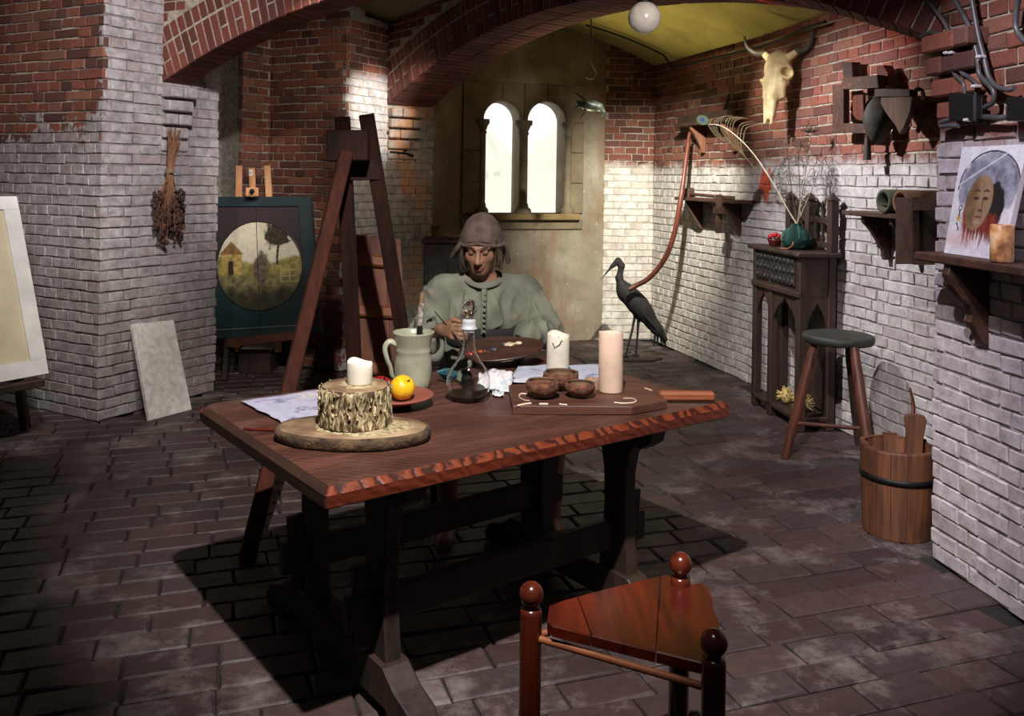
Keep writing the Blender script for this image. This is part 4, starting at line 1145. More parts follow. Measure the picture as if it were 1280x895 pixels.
# --- terracotta dish with fruit
TERRA = mottled('terracotta', S(124, 62, 50), S(150, 84, 68), 6, .65, .15, 60)
c = G(493, 507, TZ); pl = thing('terracotta_plate', 'shallow terracotta plate with ribbed rim holding the fruit', 'plate', tuple(c))
prof = [(.05, 0), (.055, .002), (.06, .012), (.10, .024), (.128, .034), (.131, .039), (.126, .040)]+[(.12-.01*i, .0375-.0022*i+(.0012 if i % 2 else 0)) for i in range(6)]+[(.06, .022), (.03, .018), (.0005, .018)]
m = MB(); m.lathe(prof, c, 44); m.build('plate_body', TERRA, pl)
def fruit(name, label, p, r, mat, stem=True, tilt=.3):
    t = thing(name, label, 'fruit', tuple(p)); m = MB(); n = 26; prof = []
    for i in range(17):
        a = -PI/2+PI*i/16; q = r*math.cos(a); z = r*.96*math.sin(a)+r*.96
        dim = math.exp(-(q/(r*.32))**2)*r*.17; z += dim*(1 if i < 8 else -1)*1.0
        prof.append((max(q, .0004), z))
    m.lathe(prof, (0, 0, 0), n)
    R = Matrix.Rotation(tilt, 3, 'X') @ Matrix.Rotation(tilt, 3, 'Y'); cz = Vector((0, 0, r*.96))
    m.v = [tuple(R @ (Vector(v)-cz)+cz+Vector(p)) for v in m.v]; m.build('flesh', mat, t)
    m = MB(); m.tube([tuple(R @ (Vector(q)-cz)+cz+Vector(p)) for q in ((0, 0, r*1.72), (.001, 0, r*1.85), (.003, 0, r*2.02))], .0022, 6); m.build('stem', BLACK, t)
YEL = NT('yellow_fruit_skin'); v = YEL.coords('Object'); YEL.color(YEL.mix(YEL.ramp(v_ := YEL.noise(v, 16, 4), [(.58, (0, 0, 0, 1)), (.72, (1, 1, 1, 1))]), S(236, 186, 32), S(214, 110, 40))); YEL.rough(.35)
REDF = mottled('red_apple_skin', S(110, 10, 18), S(160, 26, 30), 14, .22, .05, 40)
fruit('yellow_fruit', 'round yellow fruit with an orange blush on the terracotta plate', (c.x+.027, c.y-.005, c.z+.0215), .042, YEL.m, tilt=.55)
fruit('red_apple', 'shiny dark red apple half hidden behind the stump, on the terracotta plate', (c.x-.045, c.y-.012, c.z+.0235), .040, REDF)
# --- stoneware jug with a brush in it
CER = mottled('glazed_stoneware', S(134, 134, 112), S(178, 178, 154), 9, .32, .12, 40)
CER2 = CER
c = G(516, 484, TZ); jg = thing('stoneware_jug', 'pale grey-green stoneware jug with looped handle behind the fruit plate', 'jug', tuple(c))
k_ = .98
prof = [(.058, 0), (.062, .004), (.066, .03), (.068, .07), (.0655, .11), (.062, .13), (.064, .134), (.061, .139), (.062, .155), (.068, .178), (.074, .196), (.0755, .2), (.0735, .203), (.069, .199), (.062, .18), (.056, .15), (.060, .08), (.056, .02), (.0005, .016)]
m = MB(); m.lathe(prof, c, 44); m.build('jug_body', CER, jg)
hp = curve([(c.x-.058, c.y-.012, c.z+.158), (c.x-.085, c.y-.02, c.z+.168), (c.x-.100, c.y-.024, c.z+.145), (c.x-.092, c.y-.022, c.z+.105), (c.x-.080, c.y-.018, c.z+.075), (c.x-.074, c.y-.016, c.z+.045), (c.x-.064, c.y-.012, c.z+.035)], 6)
m = MB(); m.tube(hp, [.012-.004*i/len(hp) for i in range(len(hp))], 10, flat=.7); m.build('handle', CER, jg)
br = thing('jug_paintbrush', 'thick paint-crusted brush standing in the stoneware jug', 'paintbrush', (c.x+.02, c.y, c.z+.03))
b0_, b1_ = Vector((c.x+.012, c.y-.02, c.z+.035)), P(528, 366, c.y-.03)
m = MB(); m.tube([b0_.lerp(b1_, t) for t in (0, .5, .62)], [.006, .0085, .0095], 10); m.build('handle', BLACK, br)
PAINTC = mottled('crusted_paint', S(60, 44, 36), S(196, 186, 176), 60, .6, .6, 90)
m = MB(); m.tube([b0_.lerp(b1_, t)+Vector((.001*math.sin(t*60), 0, 0)) for t in (.62, .66, .7, .75, .8, .84, .88)], [.0095, .0115, .0105, .012, .010, .0115, .0095], 10); m.build('crust', PAINTC, br)
m = MB(); m.tube([b0_.lerp(b1_, t) for t in (.88, .94, 1.0)], [.0085, .009, .0085], 10); m.build('bristles', plain('tan_bristle', S(140, 110, 82), .8), br)
# --- decanter with stopper
c = G(585, 500, TZ); dc = thing('glass_decanter', 'clear round glass decanter with ball stopper in the middle of the table', 'decanter', tuple(c))
outer = [(.0005, .0), (.05, .0), (.056, .004), (.070, .026), (.0775, .052), (.074, .082), (.060, .112), (.040, .138), (.027, .162), (.021, .190), (.0195, .222), (.0215, .238), (.0225, .242)]
inner = [(.0205, .242), (.0198, .238), (.0175, .222), (.019, .19), (.025, .162), (.0378, .137), (.0577, .111), (.0716, .0815), (.0750, .052), (.0675, .027), (.0535, .007), (.0005, .006)]
m = MB(); m.lathe(outer+inner, c, 48); m.build('bottle', GLASS, dc)
m = MB(); m.lathe([(.0170, .234), (.0185, .243), (.026, .2435), (.0285, .2455), (.028, .2485), (.0235, .252), (.0225, .266), (.0235, .275), (.017, .279), (.0005, .279)], c, 32); s1_ = m.build('stopper', FROST, dc)
m = MB(); m.lathe([(.0005, .2795), (.016, .280), (.013, .288), (.016, .293), (.0235, .303), (.0265, .318), (.0235, .334), (.015, .344), (.0005, .347)], c, 28); m.build('stopper_ball', GLASS, s1_)
# --- peacock feather lying behind the decanter
PBLUE = plain('peacock_blue', S(10, 24, 74), .5); PTEAL = plain('peacock_teal', S(24, 84, 96), .5); PGREEN = plain('peacock_green', S(64, 92, 44), .6); PBRONZE = plain('peacock_bronze', S(96, 90, 44), .5)
def eye_feather(t, p, ux, uz, s, nrm_, lead='vane'):
    """eye of a peacock feather: nested ovals, each a thin raised disc"""
    par = None
    for k, (a, b, mat, nm) in enumerate(((1, .8, PGREEN, 'vane'), (.72, .62, PBRONZE, 'eye_ring'), (.55, .48, PTEAL, 'eye_ring'), (.3, .28, PBLUE, 'eye_spot'))):
        pts = [p+ux*(s*a*math.cos(q))+uz*(s*b*math.sin(q))+nrm_*(.0012*k) for q in [2*PI*i/20 for i in range(20)]]
        m = MB(); m.prism(pts, nrm_*.0014); m.build(nm, mat, t)
c = G(583, 477, TZ); pf_ = thing('peacock_feather', 'peacock feather with a blue eye lying on the table behind the decanter', 'feather', (c.x, c.y, TZ))
up2 = Vector((0, .35, .94)); n2_ = Vector((0, -.94, .35))
eye_feather(pf_, Vector((c.x-.008, c.y-.035, TZ+.030)), Vector((1, 0, 0)), up2, .032, n2_)
m = MB(); m.tube(curve([(c.x+.02, c.y-.03, TZ+.03), (c.x+.03, c.y+.01, TZ+.02), (c.x+.04, c.y+.06, TZ+.008)]), .002, 6); m.build('quill', plain('quill', S(200, 190, 160), .5), pf_)
for k in range(9):
    a = -.6+k*.15; m = MB(); m.tube(curve([(c.x-.03, c.y-.03, TZ+.03), (c.x-.065, c.y-.03+.02*math.sin(k), TZ+.03+.02*math.sin(a*2)), (c.x-.085-.003*k, c.y-.02, TZ+.012+.03*max(0, math.sin(a+.6)))], 3), .0034, 5); m.build('barb', PTEAL, pf_)
# --- cloths and papers
def stained(name, base_, spots, scale=9, lines=None):
    t = NT(name); v = t.coords('Object'); c = base_
    c = t.ramp(t.noise(v, 20, 4), [(.3, tuple(x*.82 for x in base_[:3])+(1,)), (.7, base_)])
    for i, (col, lo, hi, sc) in enumerate(spots):
        c = t.mix(t.ramp(t.noise(t.coords('Object', (1, 1, 1), (i*.7, i, .3*i)), sc, 4, .7), [(lo, (0, 0, 0, 1)), (hi, (1, 1, 1, 1))]), c, col)
    t.color(c); t.rough(.85); t.bump(t.noise(v, 160, 3), .2, .002); return t.m
CL1 = stained('blue_white_cloth', S(186, 182, 204), [(S(112, 106, 140), .52, .66, 12), (S(216, 206, 190), .58, .7, 9)])
CL2 = stained('stained_rag_cloth', S(222, 216, 218), [(S(120, 176, 190), .56, .66, 14), (S(206, 150, 176), .58, .68, 12), (S(90, 84, 96), .62, .7, 20)])
CL3 = stained('white_blue_paper', S(196, 198, 216), [(S(128, 136, 168), .54, .66, 11), (S(226, 222, 220), .55, .65, 7)])
def quad_sheet(name, label, cat, px, mat, amp, z=TZ+.004, nu=30, nv=18, seed=0, part='fabric'):
    q = [G(x, y, z) for x, y in px]; c = sum(q, Vector())/4; t = thing(name, label, cat, tuple(c))
    def f(u, v):
        p = q[0].lerp(q[1], u).lerp(q[3].lerp(q[2], u), v); s = mn.noise(Vector((p.x*9+seed, p.y*9, seed)))+.5*mn.noise(Vector((p.x*24, p.y*24, seed)))
        e = .004*mn.noise(Vector((u*6, v*6, seed+4)))*(1 if 0 < u < 1 else 1.5)
        return (p.x+e, p.y+e, z+amp*(.9+s)+.0025)
    m = MB(); m.sheet(f, nu, nv, .0022); m.build(part, mat, t); return t
quad_sheet('paint_cloth', 'blue-stained white cloth spread on the left end of the table beside the stump', 'cloth', [(360, 533), (440, 516), (398, 488), (301, 503)], CL1, .004, seed=2)
quad_sheet('paper_sheet', 'bluish white paper sheet lying behind the coconut bowls', 'paper', [(636, 479), (756, 480), (750, 457), (648, 459)], CL3, .005, seed=5, part='paper')
# crumpled rag
c = G(620, 483, TZ); rg_ = thing('crumpled_rag', 'crumpled white rag with blue and pink paint stains right of the decanter', 'rag', (c.x, c.y, TZ))
def ragf(u, v):
    x = (u-.5)*.12; y = (v-.5)*.22; r = math.hypot(x/.09, y/.12)
    h = max(0, 1-r**2.4)*.062+.004
    s = .45+.75*abs(mn.noise(Vector((u*2.6+1, v*2.6, 2.2))))+.22*abs(mn.noise(Vector((u*6.5, v*6.5, 5))))
    w = .016*mn.noise(Vector((u*5, v*5, 8)))
    return (c.x+x+w+.02*(v-.5), c.y+y+w, TZ+.006+h*(.35+s)*(.75+.5*u*0))
m = MB(); m.sheet(ragf, 44, 44, .003); m.build('fabric', CL2, rg_)
m = MB(); m.sheet(lambda u, v: (c.x-.01+.04*u+.008*mn.noise(Vector((u*5, v*5, 1))), c.y-.17+.10*v, TZ+.005+.016*abs(mn.noise(Vector((u*4, v*4, 3))))*(1.3)+.002), 16, 16, .003); m.build('rag_tail', CL2, rg_)
# thin stick by the cloth
stk = thing('thin_brush', 'thin reddish brush handle lying left of the log slice', 'paintbrush', base(325, 537))
m = MB(); m.tube([G(304, 536, TZ+.006), G(330, 537, TZ+.006), G(362, 538, TZ+.006)], [.003, .0045, .005], 8); m.build('handle', REDWOOD, stk)
# --- painter's board with handle
bz = TZ+.03
bp = [G(x, y, bz) for x, y in ((641, 507), (790, 508), (834, 500), (818, 483), (770, 473), (636, 481))]
bd = thing('chopping_board', 'worn dark wooden board with an orange handle at the right end of the table', 'board', tuple(sum(bp, Vector())/len(bp)-Vector((0, 0, .03))))
m = MB(); m.prism([p-Vector((0, 0, .0295)) for p in bp], (0, 0, .0295), .003); bo = m.build('board_body', BOARDWOOD, bd)
h0, h1 = G(824, 494.5, bz-.006), G(893, 495, bz-.006)
m = MB(); m.bar(h0, h1, .04, .032, .008); m.build('handle', HANDLEWOOD, bd)
MARK = plain('dried_white_paint', S(224, 206, 178), .6)
def stroke(pts, w):
    m = MB(); m.tube(curve([G(x, y, bz+.0008) for x, y in pts], 6), w, 6, flat=.5); m.build('paint_mark', MARK, bd)
stroke([(664, 493), (652, 492), (649, 496), (655, 500), (662, 501)], .0028); stroke([(647, 507), (656, 505), (664, 504)], .004); stroke([(674, 505), (685, 505)], .004)
stroke([(699, 505), (709, 506)], .003)
stroke([(768, 503), (780, 504), (792, 503), (795, 500), (789, 498), (779, 498)], .0025); stroke([(806, 485), (815, 488)], .0022)
# --- coconut bowls
COCO = mottled('coconut_husk', S(58, 34, 26), S(132, 84, 60), 34, .9, .9, 70, bdist=.008)
COCOIN = mottled('coconut_inner', S(84, 60, 44), S(124, 92, 66), 16, .7, .2, 60)
def coco(label, p, r, h, seed, bridge=False):
    t = thing('coconut_bowl', label, 'bowl', tuple(p), group=None)
    n = 44; prof = []
    for i in range(9):
        a = -PI/2+i/8*(PI/2+.32); prof.append((max(r*math.cos(a), .0005), h*.56*(1+math.sin(a))/1.0))
    zt_ = prof[-1][1]; rt = prof[-1][0]
    outerp = prof+[(rt-.004, zt_+.001)]
    m = MB(); m.lathe(outerp, p, n, jit=.08, caps=False)
    for i, v in enumerate(m.v):
        d = Vector((v[0]-p[0], v[1]-p[1], 0)); s = 1+.05*mn.noise(Vector((v[0]*160+seed, v[1]*160, v[2]*160)))
        m.v[i] = (p[0]+d.x*s, p[1]+d.y*s, max(p[2], v[2]))
    m.build('husk', COCO, t)
    inn = [(rt-.0035, zt_+.0012), (rt-.008, zt_-.002)]+[(max((r-.008)*math.cos(a), .0005), .008+h*.52*(1+math.sin(a))) for a in [.1-i*(.1+PI/2)/7 for i in range(8)]]
    m = MB(); m.lathe(inn, p, n, jit=.05, caps=False); m.build('shell', COCOIN, t)
    if bridge:
        m = MB(); m.bar((p[0]-rt+.006, p[1]-.006, p[2]+zt_-.012), (p[0]+rt-.006, p[1]+.004, p[2]+zt_-.012), .010, .022, .003); m.build('inner_wall', COCO, t)
coco('coconut shell bowl with a dividing wall, front left of the three bowls', G(678, 497, bz+.001), .056, .078, 1, True)
coco('coconut shell bowl half hidden behind the two others', G(701, 486, bz+.001), .062, .082, 5)
coco('smaller coconut shell bowl at the right of the three bowls', G(725, 496, bz+.001), .051, .066, 9)
candle('tall_candle', 'tall pinkish pillar candle on the chopping board', G(763.5, 489, bz), .0425, .212, WAXP, .007, .6, -.012)
candle('cracked_candle', 'short white pillar candle with a cracked rim behind the coconut bowls', G(697, 470, TZ+.013), .043, .17, WAXW, .014, 2.6, crack=True)
WAXT = NT('translucent_wax'); WAXT.color(S(206, 170, 140)); WAXT.rough(.3); WAXT.b.inputs['Transmission Weight'].default_value = .5
candle('tealight_stub', 'low translucent tealight between the right bowl and the tall candle', G(741, 486, bz), .028, .04, WAXT.m, .004, 1.0)

# ================================================================== HIGH STOOL at the right
c3 = V2(1.80, 4.86)
hs = thing('high_stool', 'tall three-legged stool with dark round seat and reddish legs before the gothic cabinet', 'stool', (c3.x, c3.y, 0))
m = MB(); m.lathe([(.15, .618), (.178, .622), (.187, .632), (.188, .652), (.183, .664), (.17, .668), (.0005, .665)], (c3.x, c3.y, 0), 40, jit=.02); m.build('seat', mottled('stool_seat_wood', S(30, 32, 28), S(52, 52, 46), 10, .6, .4, 50), hs)
for k, (fx, mat, r) in enumerate(((G(981, 573), STOOLRED, .026), (G(1091, 600), STOOLRED, .026), (G(1074, 556), BLACKWOOD, .026))):
    tp = Vector((c3.x+(fx.x-c3.x)*.45, c3.y+(fx.y-c3.y)*.45, .625))
    m = MB(); m.tube([fx, fx.lerp(tp, .3), fx.lerp(tp, .8), tp], [r*.86, r*1.05, r*1.05, r*.9], 12); m.build('leg', mat, hs)
fa, fb = G(981, 573), G(1091, 600)
def onleg(f, z): tp = Vector((c3.x+(f.x-c3.x)*.45, c3.y+(f.y-c3.y)*.45, .625)); return f.lerp(tp, z/.625)
m = MB(); m.tube([onleg(fa, .19), onleg(fb, .235)], .011, 8); m.build('rung', STOOLRED, hs)

# ================================================================== BUCKET with scoop
Zup = Vector((0, 0, 1))
bc = V2(1.685, 3.83)
bk = thing('wooden_bucket', 'old wooden stave bucket with black hoop beside the near white wall', 'bucket', (bc.x, bc.y, 0))
ns = 15; H_ = .375
for k in range(ns):
    a0_, a1_ = 2*PI*k/ns+.006, 2*PI*(k+1)/ns-.006; hh = H_+random.Random(k).uniform(-.008, .008)
    lug = False
    if lug: hh = H_+.10
    def rp(r, a, z): return (bc.x+r*math.cos(a+.35), bc.y+r*math.sin(a+.35), z)
    m = MB(); vs = []
    for z, ro in ((0, .140), (.006, .142), (H_*.5, .150), (hh-.006, .157), (hh, .155)):
        am = (a0_+a1_)/2; sh = 1.0 if not (lug and z > H_) else .62
        A0, A1 = am+(a0_-am)*sh, am+(a1_-am)*sh
        vs += [rp(ro, A0, z), rp(ro, am, z), rp(ro, A1, z), rp(ro-.018, A1, z), rp(ro-.018, A0, z)]
    fs = [(4, 3, 2, 1, 0), (20, 21, 22, 23, 24)]+[(i*5+q, i*5+(q+1) % 5, i*5+5+(q+1) % 5, i*5+5+q) for i in range(4) for q in range(5)]
    m._add(vs, fs); m.build('stave', BUCKETWOOD, bk)
for z, r in ((.235, .1525),):
    m = MB(); m.lathe([(r-.003, z), (r+.003, z+.001), (r+.0045, z+.026), (r-.003, z+.027)], (bc.x, bc.y, 0), 40, close=True); m.build('hoop', IRON, bk)
m = MB(); m.lathe([(.0005, .035), (.13, .035), (.13, .05), (.0005, .05)], (bc.x, bc.y, 0), 30); m.build('bottom', BUCKETWOOD, bk)
lc_ = Vector((bc.x+.075, bc.y+.01, 0)); lu = Vector((.93, -.36, 0)); ln_ = Vector((.36, .93, 0)); m = MB()
m.prism([lc_+lu*x+Zup*z for x, z in ((-.032, .28), (.032, .28), (.034, .40), (.040, .44), (.046, .475), (.036, .495), (.0, .502), (-.036, .495), (-.046, .475), (-.040, .44), (-.034, .40))], ln_*.022, .004); m.build('lug', BUCKETWOOD, bk)
pd_ = thing('wooden_paddle', 'small carved wooden paddle handle sticking out of the stave bucket', 'paddle', (bc.x+.02, bc.y, .06))
pts = curve([(bc.x+.03, bc.y+.03, .075), (bc.x+.06, bc.y+.060, .25), (bc.x+.080, bc.y+.080, .40), (bc.x+.112, bc.y+.11, .50), (bc.x+.098, bc.y+.115, .59)], 6)
m = MB(); m.tube(pts, [.012+.008*math.sin(i*.16) for i in range(len(pts))], 10, flat=.6); m.build('handle', STOOLRED, pd_)

# ================================================================== THE SEATED FIGURE
PX, PY = -0.118, 3.96                        # middle of the seat
SKIN = mottled('skin', S(122, 86, 66), S(156, 114, 88), 14, .55, .15, 90)
TUNIC = NT('grey_linen'); v = TUNIC.coords('Object')
c_ = TUNIC.ramp(TUNIC.noise(v, 7, 5), [(.3, S(90, 92, 80)), (.7, S(130, 130, 114))])
c_ = TUNIC.mix(TUNIC.math('MULTIPLY', TUNIC.ramp(TUNIC.noise(v, 11, 3), [(.62, (0, 0, 0, 1)), (.72, (1, 1, 1, 1))]), .5), c_, S(150, 116, 88))
TUNIC.color(c_); TUNIC.rough(.9); TUNIC.bump(TUNIC.noise(v, 260, 3), .25, .002); TUNIC = TUNIC.m
FELT = mottled('brown_felt', S(66, 52, 48), S(104, 84, 76), 18, .95, .5, 120)
HAIRM = wood('brown_hair', S(44, 36, 26), S(96, 84, 62), 'z', 3.0, .6, .5)
DARKCLOTH = mottled('dark_cloth', S(26, 24, 24), S(44, 40, 40), 10, .9, .3, 80)
person = None
O = np.array([PX, PY, 0.0])
def L3(x, y, z): return (PX+x, PY+y, z)
HP, HYAW = math.radians(20), math.radians(-7)     # head bowed, turned a little
HC = np.array([PX-.012, PY-.075, 1.195])
HR = rotm((HYAW, 'Z'), (HP, 'X'))
def Hd(x, y, z): return tuple(HC+HR @ np.array([x, y, z]))
bodyS = Solid((PX-.36, PY-.62, -.01), (PX+.40, PY+.22, 1.36), 0.0046)
b = bodyS
b.ell(L3(0, .04, .56), (.18, .14, .12), k=.04); b.ell(L3(0, .03, .72), (.15, .105, .16), k=.05); b.ell(L3(0, .02, .90), (.17, .11, .17), k=.05)
b.cap(L3(-.16, .03, .985), L3(.16, .03, .985), .06, .06, .05); b.cap(L3(0, .015, .98), tuple(HC+np.array([.0, .035, -.05])), .058, .05, .03)
WR, WL = L3(-.165, -.235, .855), L3(.15, -.27, .764)
b.cap(L3(-.195, .03, .98), L3(-.265, -.02, .79), .052, .042, .03); b.cap(L3(-.265, -.02, .79), WR, .042, .027, .02)
b.cap(L3(.195, .03, .98), L3(.285, -.03, .80), .052, .042, .03); b.cap(L3(.285, -.03, .80), WL, .042, .027, .02)
for s, kx_ in ((-1, -.13), (1, .305)):
    b.cap(L3(s*.09, .02, .53), L3(kx_, -.34, .475), .082, .06, .03); b.cap(L3(kx_, -.34, .475), L3(kx_, -.24, .09), .056, .038, .02)
    b.cap(L3(kx_, -.24, .045), L3(kx_, -.42, .03), .042, .032, .02)
# head
b.ell(Hd(0, .012, .035), (.073, .092, .092), HR, .015)
b.ell(Hd(0, -.030, -.035), (.060, .062, .075), HR, .02)
b.ell(Hd(0, -.058, -.088), (.033, .028, .026), HR, .02)           # chin
for s in (-1, 1):
    b.ell(Hd(s*.040, -.060, -.022), (.022, .018, .020), HR, .018)   # cheekbone
    b.cap(Hd(s*.012, -.088, .028), Hd(s*.045, -.074, .026), .010, .008, .010)   # brow
    b.ell(Hd(s*.030, -.090, .009), (.017, .014, .010), HR, .006, cut=True)     # eye socket
    b.ell(Hd(s*.030, -.076, .008), (.0145, .0125, .0115), HR, .003)            # lid over the eye
    b.ell(Hd(s*.075, .010, -.005), (.010, .020, .032), HR, .008)    # ear
    b.ell(Hd(s*.012, -.100, -.035), (.0085, .010, .0075), HR, .006) # nostril wing
b.cap(Hd(0, -.086, .022), Hd(0, -.112, -.028), .0085, .0125, .010)  # nose
b.ell(Hd(0, -.085, -.056), (.024, .012, .0075), HR, .006); b.ell(Hd(0, -.084, -.069), (.020, .012, .008), HR, .006)
b.ell(Hd(0, -.100, -.0625), (.026, .012, .0022), HR, .002, cut=True)
# right hand (at the left in view) closed round a fine brush; left hand under the palette
def hand(w, fwd, side, up, curlz, s=1, reach=1.0):
    w, fwd, side, up = (np.array(q, float) for q in (w, fwd, side, up))
    fwd /= np.linalg.norm(fwd); side -= fwd*(side @ fwd); side /= np.linalg.norm(side); up = np.cross(fwd, side)*s
    for q in (-.022, -.008, .007, .021): b.cap(w+fwd*.01+side*q*.7, w+fwd*.078+side*q, .0135, .012, .010)
    for q, ln in ((-.026, .060), (-.009, .072), (.009, .076), (.026, .068)):
        k0 = w+fwd*.082+side*q; a = curlz
        d1 = fwd*math.cos(a*.5)-up*math.sin(a*.5); d2 = fwd*math.cos(a*1.3)-up*math.sin(a*1.3); d3 = fwd*math.cos(a*1.9)-up*math.sin(a*1.9)
        p1 = k0+d1*ln*.45; p2 = p1+d2*ln*.32; p3 = p2+d3*ln*.25
        b.cap(k0, p1, .0098, .0088, .004); b.cap(p1, p2, .0088, .008, .003); b.cap(p2, p3, .008, .0068, .003)
    t0 = w+fwd*.028+side*.026; t1 = t0+fwd*.03+side*.022-up*.012; t2 = t1+fwd*.030-side*.006-up*.014
    b.cap(t0, t1, .0125, .011, .006); b.cap(t1, t2, .0105, .0085, .003)
hand(WR, (.55, -.75, .05), (.0, .25, 1), (0, 0, 1), 1.0, 1)
hand(WL, (-.80, -.45, .02), (.45, -.8, 0), (0, 0, 1), .25, -1)
person = b.build('person', SKIN, None, at=(PX, PY, 0))
tag(person, 'seated figure in grey linen tunic and brown felt hood, bowed over a palette', 'person')
person['_o'] = (PX, PY, 0)
LIP = plain('lip', S(150, 84, 70), .5)
m = MB(); m.tube([Hd(-.022, -.0905, -.062), Hd(-.010, -.0968, -.0585), Hd(0, -.098, -.0595), Hd(.010, -.0968, -.0585), Hd(.022, -.0905, -.062)], [.0015, .0036, .0038, .0036, .0015], 8, flat=.8); m.build('upper_lip', LIP, person)
m = MB(); m.tube([Hd(-.020, -.090, -.0645), Hd(-.008, -.0955, -.069), Hd(.008, -.0955, -.069), Hd(.020, -.090, -.0645)], [.0012, .0042, .0042, .0012], 8, flat=.8); m.build('lower_lip', LIP, person)
for s in (-1, 1):
    m = MB(); m.tube([Hd(s*(.018+.006*i), -.0895+.0012*abs(i-2)+.0008*i, .0035-.0012*(2-abs(i-2))) for i in range(5)], [.0008, .0018, .002, .0018, .0008], 6); m.build('lashes', HAIRM, person)
    m = MB(); m.tube([Hd(s*(.012+.009*i), -.0985+.0042*i, .032+.003*math.sin(i*.8)) for i in range(5)], [.0018, .0034, .0036, .003, .0014], 6, flat=.6); m.build('eyebrow', HAIRM, person)
# hair beside the face
for s in (-1, 1):
    m = MB()
    for k in range(16):
        y = -.045+.008*k; r = .074
        pts = curve([Hd(s*(.066+.004*math.sin(k)), y, .05), Hd(s*(.078+.006*math.sin(k*2.1)), y+.004, .0), Hd(s*(.080+.010*math.sin(k*1.7)), y+.008, -.055), Hd(s*(.074+.014*math.sin(k*1.3)), y+.012, -.085-.02*abs(math.sin(k*2.2)))], 4)
        m.tube(pts, [.0085*(1-.5*i/len(pts)) for i in range(len(pts))], 6)
    m.build('hair', HAIRM, person)
# felt hood
hs_ = Solid((PX-.16, PY-.24, 1.0), (PX+.16, PY+.12, 1.40), .0045)
hs_.ell(Hd(0, .020, .036), (.090, .110, .090), HR, .02); hs_.ell(Hd(.002, .030, .085), (.050, .065, .045), HR, .06)
hs_.ell(Hd(0, .035, .0), (.098, .105, .060), HR, .03)
hs_.ell(Hd(0, .0, -.03), (.079, .118, .085), HR, .008, cut=True)
hs_.ell(Hd(0, -.105, .005), (.094, .075, .046), HR, .01, cut=True)
hs_.ell(Hd(0, .0, -.105), (.16, .16, .09), HR, .01, cut=True)
def hoodwarp(p):
    q = HR.T @ (np.array(p)-HC); z = q[2]; k = 1-.08*max(0, z-.03)/.1+.04*mn.noise(Vector((q[0]*16, q[1]*16, q[2]*9)))+.03*mn.noise(Vector((q[0]*40, q[1]*40, q[2]*22)))
    q = np.array([q[0]*k, q[1]*k, z+.004*mn.noise(Vector((q[0]*22, q[1]*22, 3)))]); return HC+HR @ q
hs_.build('hood', FELT, person, warp=hoodwarp)
m = MB(); m.tube(curve([Hd(-.078, -.045, .035), Hd(-.098, -.03, .0), Hd(-.118, -.015, -.035), Hd(-.128, .0, -.062)]), [.014, .02, .024, .026, .028, .03]+[.030]*12+[.026, .022, .018, .014, .010, .006, .004][:7], 8, flat=.45); m.build('hood_flap', FELT, person)
m = MB(); rimp = [Hd(.096*math.sin(a), .02-.105*math.cos(a)*(1 if abs(a) < 1.6 else .9), .050-.045*min(1, abs(a)/1.5)) for a in [-1.7+3.4*i/24 for i in range(25)]]
m.tube(rimp, [.006+.004*min(1, abs(-1.7+3.4*i/24)) for i in range(25)], 8, flat=1.0); m.build('hood_brim', FELT, person)
m = MB(); m.tube(curve([Hd(.085, .06, -.02), Hd(.098, .075, -.06), Hd(.108, .085, -.12)]), [.02]*8+[.017]*8+[.008], 8, flat=.45); m.build('hood_tail', FELT, person)
# tunic
ts = Solid((PX-.40, PY-.46, .40), (PX+.42, PY+.24, 1.11), .0065)
ts.ell(L3(0, .03, .90), (.205, .14, .165), k=.05); ts.ell(L3(0, .035, .72), (.18, .135, .16), k=.05); ts.ell(L3(0, .02, .56), (.215, .20, .12), k=.05)
ts.cap(L3(-.17, .035, .984), L3(.17, .035, .984), .074, .074, .05); ts.cap(L3(0, .02, 1.0), L3(0, .005, 1.045), .088, .070, .03)
ts.cap(L3(-.19, .03, .972), L3(-.26, -.015, .80), .070, .066, .04); ts.cap(L3(-.26, -.015, .80), L3(-.225, -.17, .84), .066, .058, .03)
ts.cap(L3(-.235, -.15, .82), L3(-.225, -.19, .765), .052, .040, .03)
ts.cap(L3(.19, .03, .972), L3(.275, -.03, .815), .072, .070, .04); ts.cap(L3(.275, -.03, .815), L3(.19, -.20, .822), .074, .060, .03)
for s, kx_ in ((-1, -.13), (1, .20)): ts.cap(L3(s*.10, .0, .53), L3(kx_, -.32, .48), .105, .082, .03)
ts.ell(L3(0, -.02, 1.085), (.078, .085, .055), k=.01, cut=True)
ts.cap(L3(-.205, -.20, .845), L3(-.16, -.28, .85), .040, .046, .006, cut=True)
ts.cap(L3(.165, -.215, .79), L3(.09, -.30, .78), .044, .050, .006, cut=True)
def folds(p):
    x, y, z = p[0]-PX, p[1]-PY, p[2]
    q = Vector((x*11, y*11, z*3.2)); f = mn.noise(q)+.5*mn.noise(Vector((x*24, y*24, z*6+3)))
    f += .8*mn.noise(Vector(((x+z)*13, y*9, (x-z)*3.5+7)))*min(1, max(0, (abs(x)-.13)*9))
    q2 = Vector((x*7+z*3*(1 if x > 0 else -1), y*7, z*5)); f += 1.3*(1-abs(mn.noise(q2)))**5-.5+.9*(1-abs(mn.noise(Vector((x*15-z*4*(1 if x > 0 else -1), y*12, z*4+9)))))**5
    pinch = math.exp(-((z-.80)/.035)**2)*max(0, 1-abs(x)/.2)*.022
    a = .016 if z < 1.0 else .004
    d = np.array([x, y+.02, 0]); d /= max(np.linalg.norm(d), 1e-4)
    if abs(x) > .2: d = np.array([x*.4, y*.3-.1, .15]); d /= np.linalg.norm(d)
    return p+d*(a*f-pinch)
tun = ts.build('tunic', TUNIC, person, warp=folds)
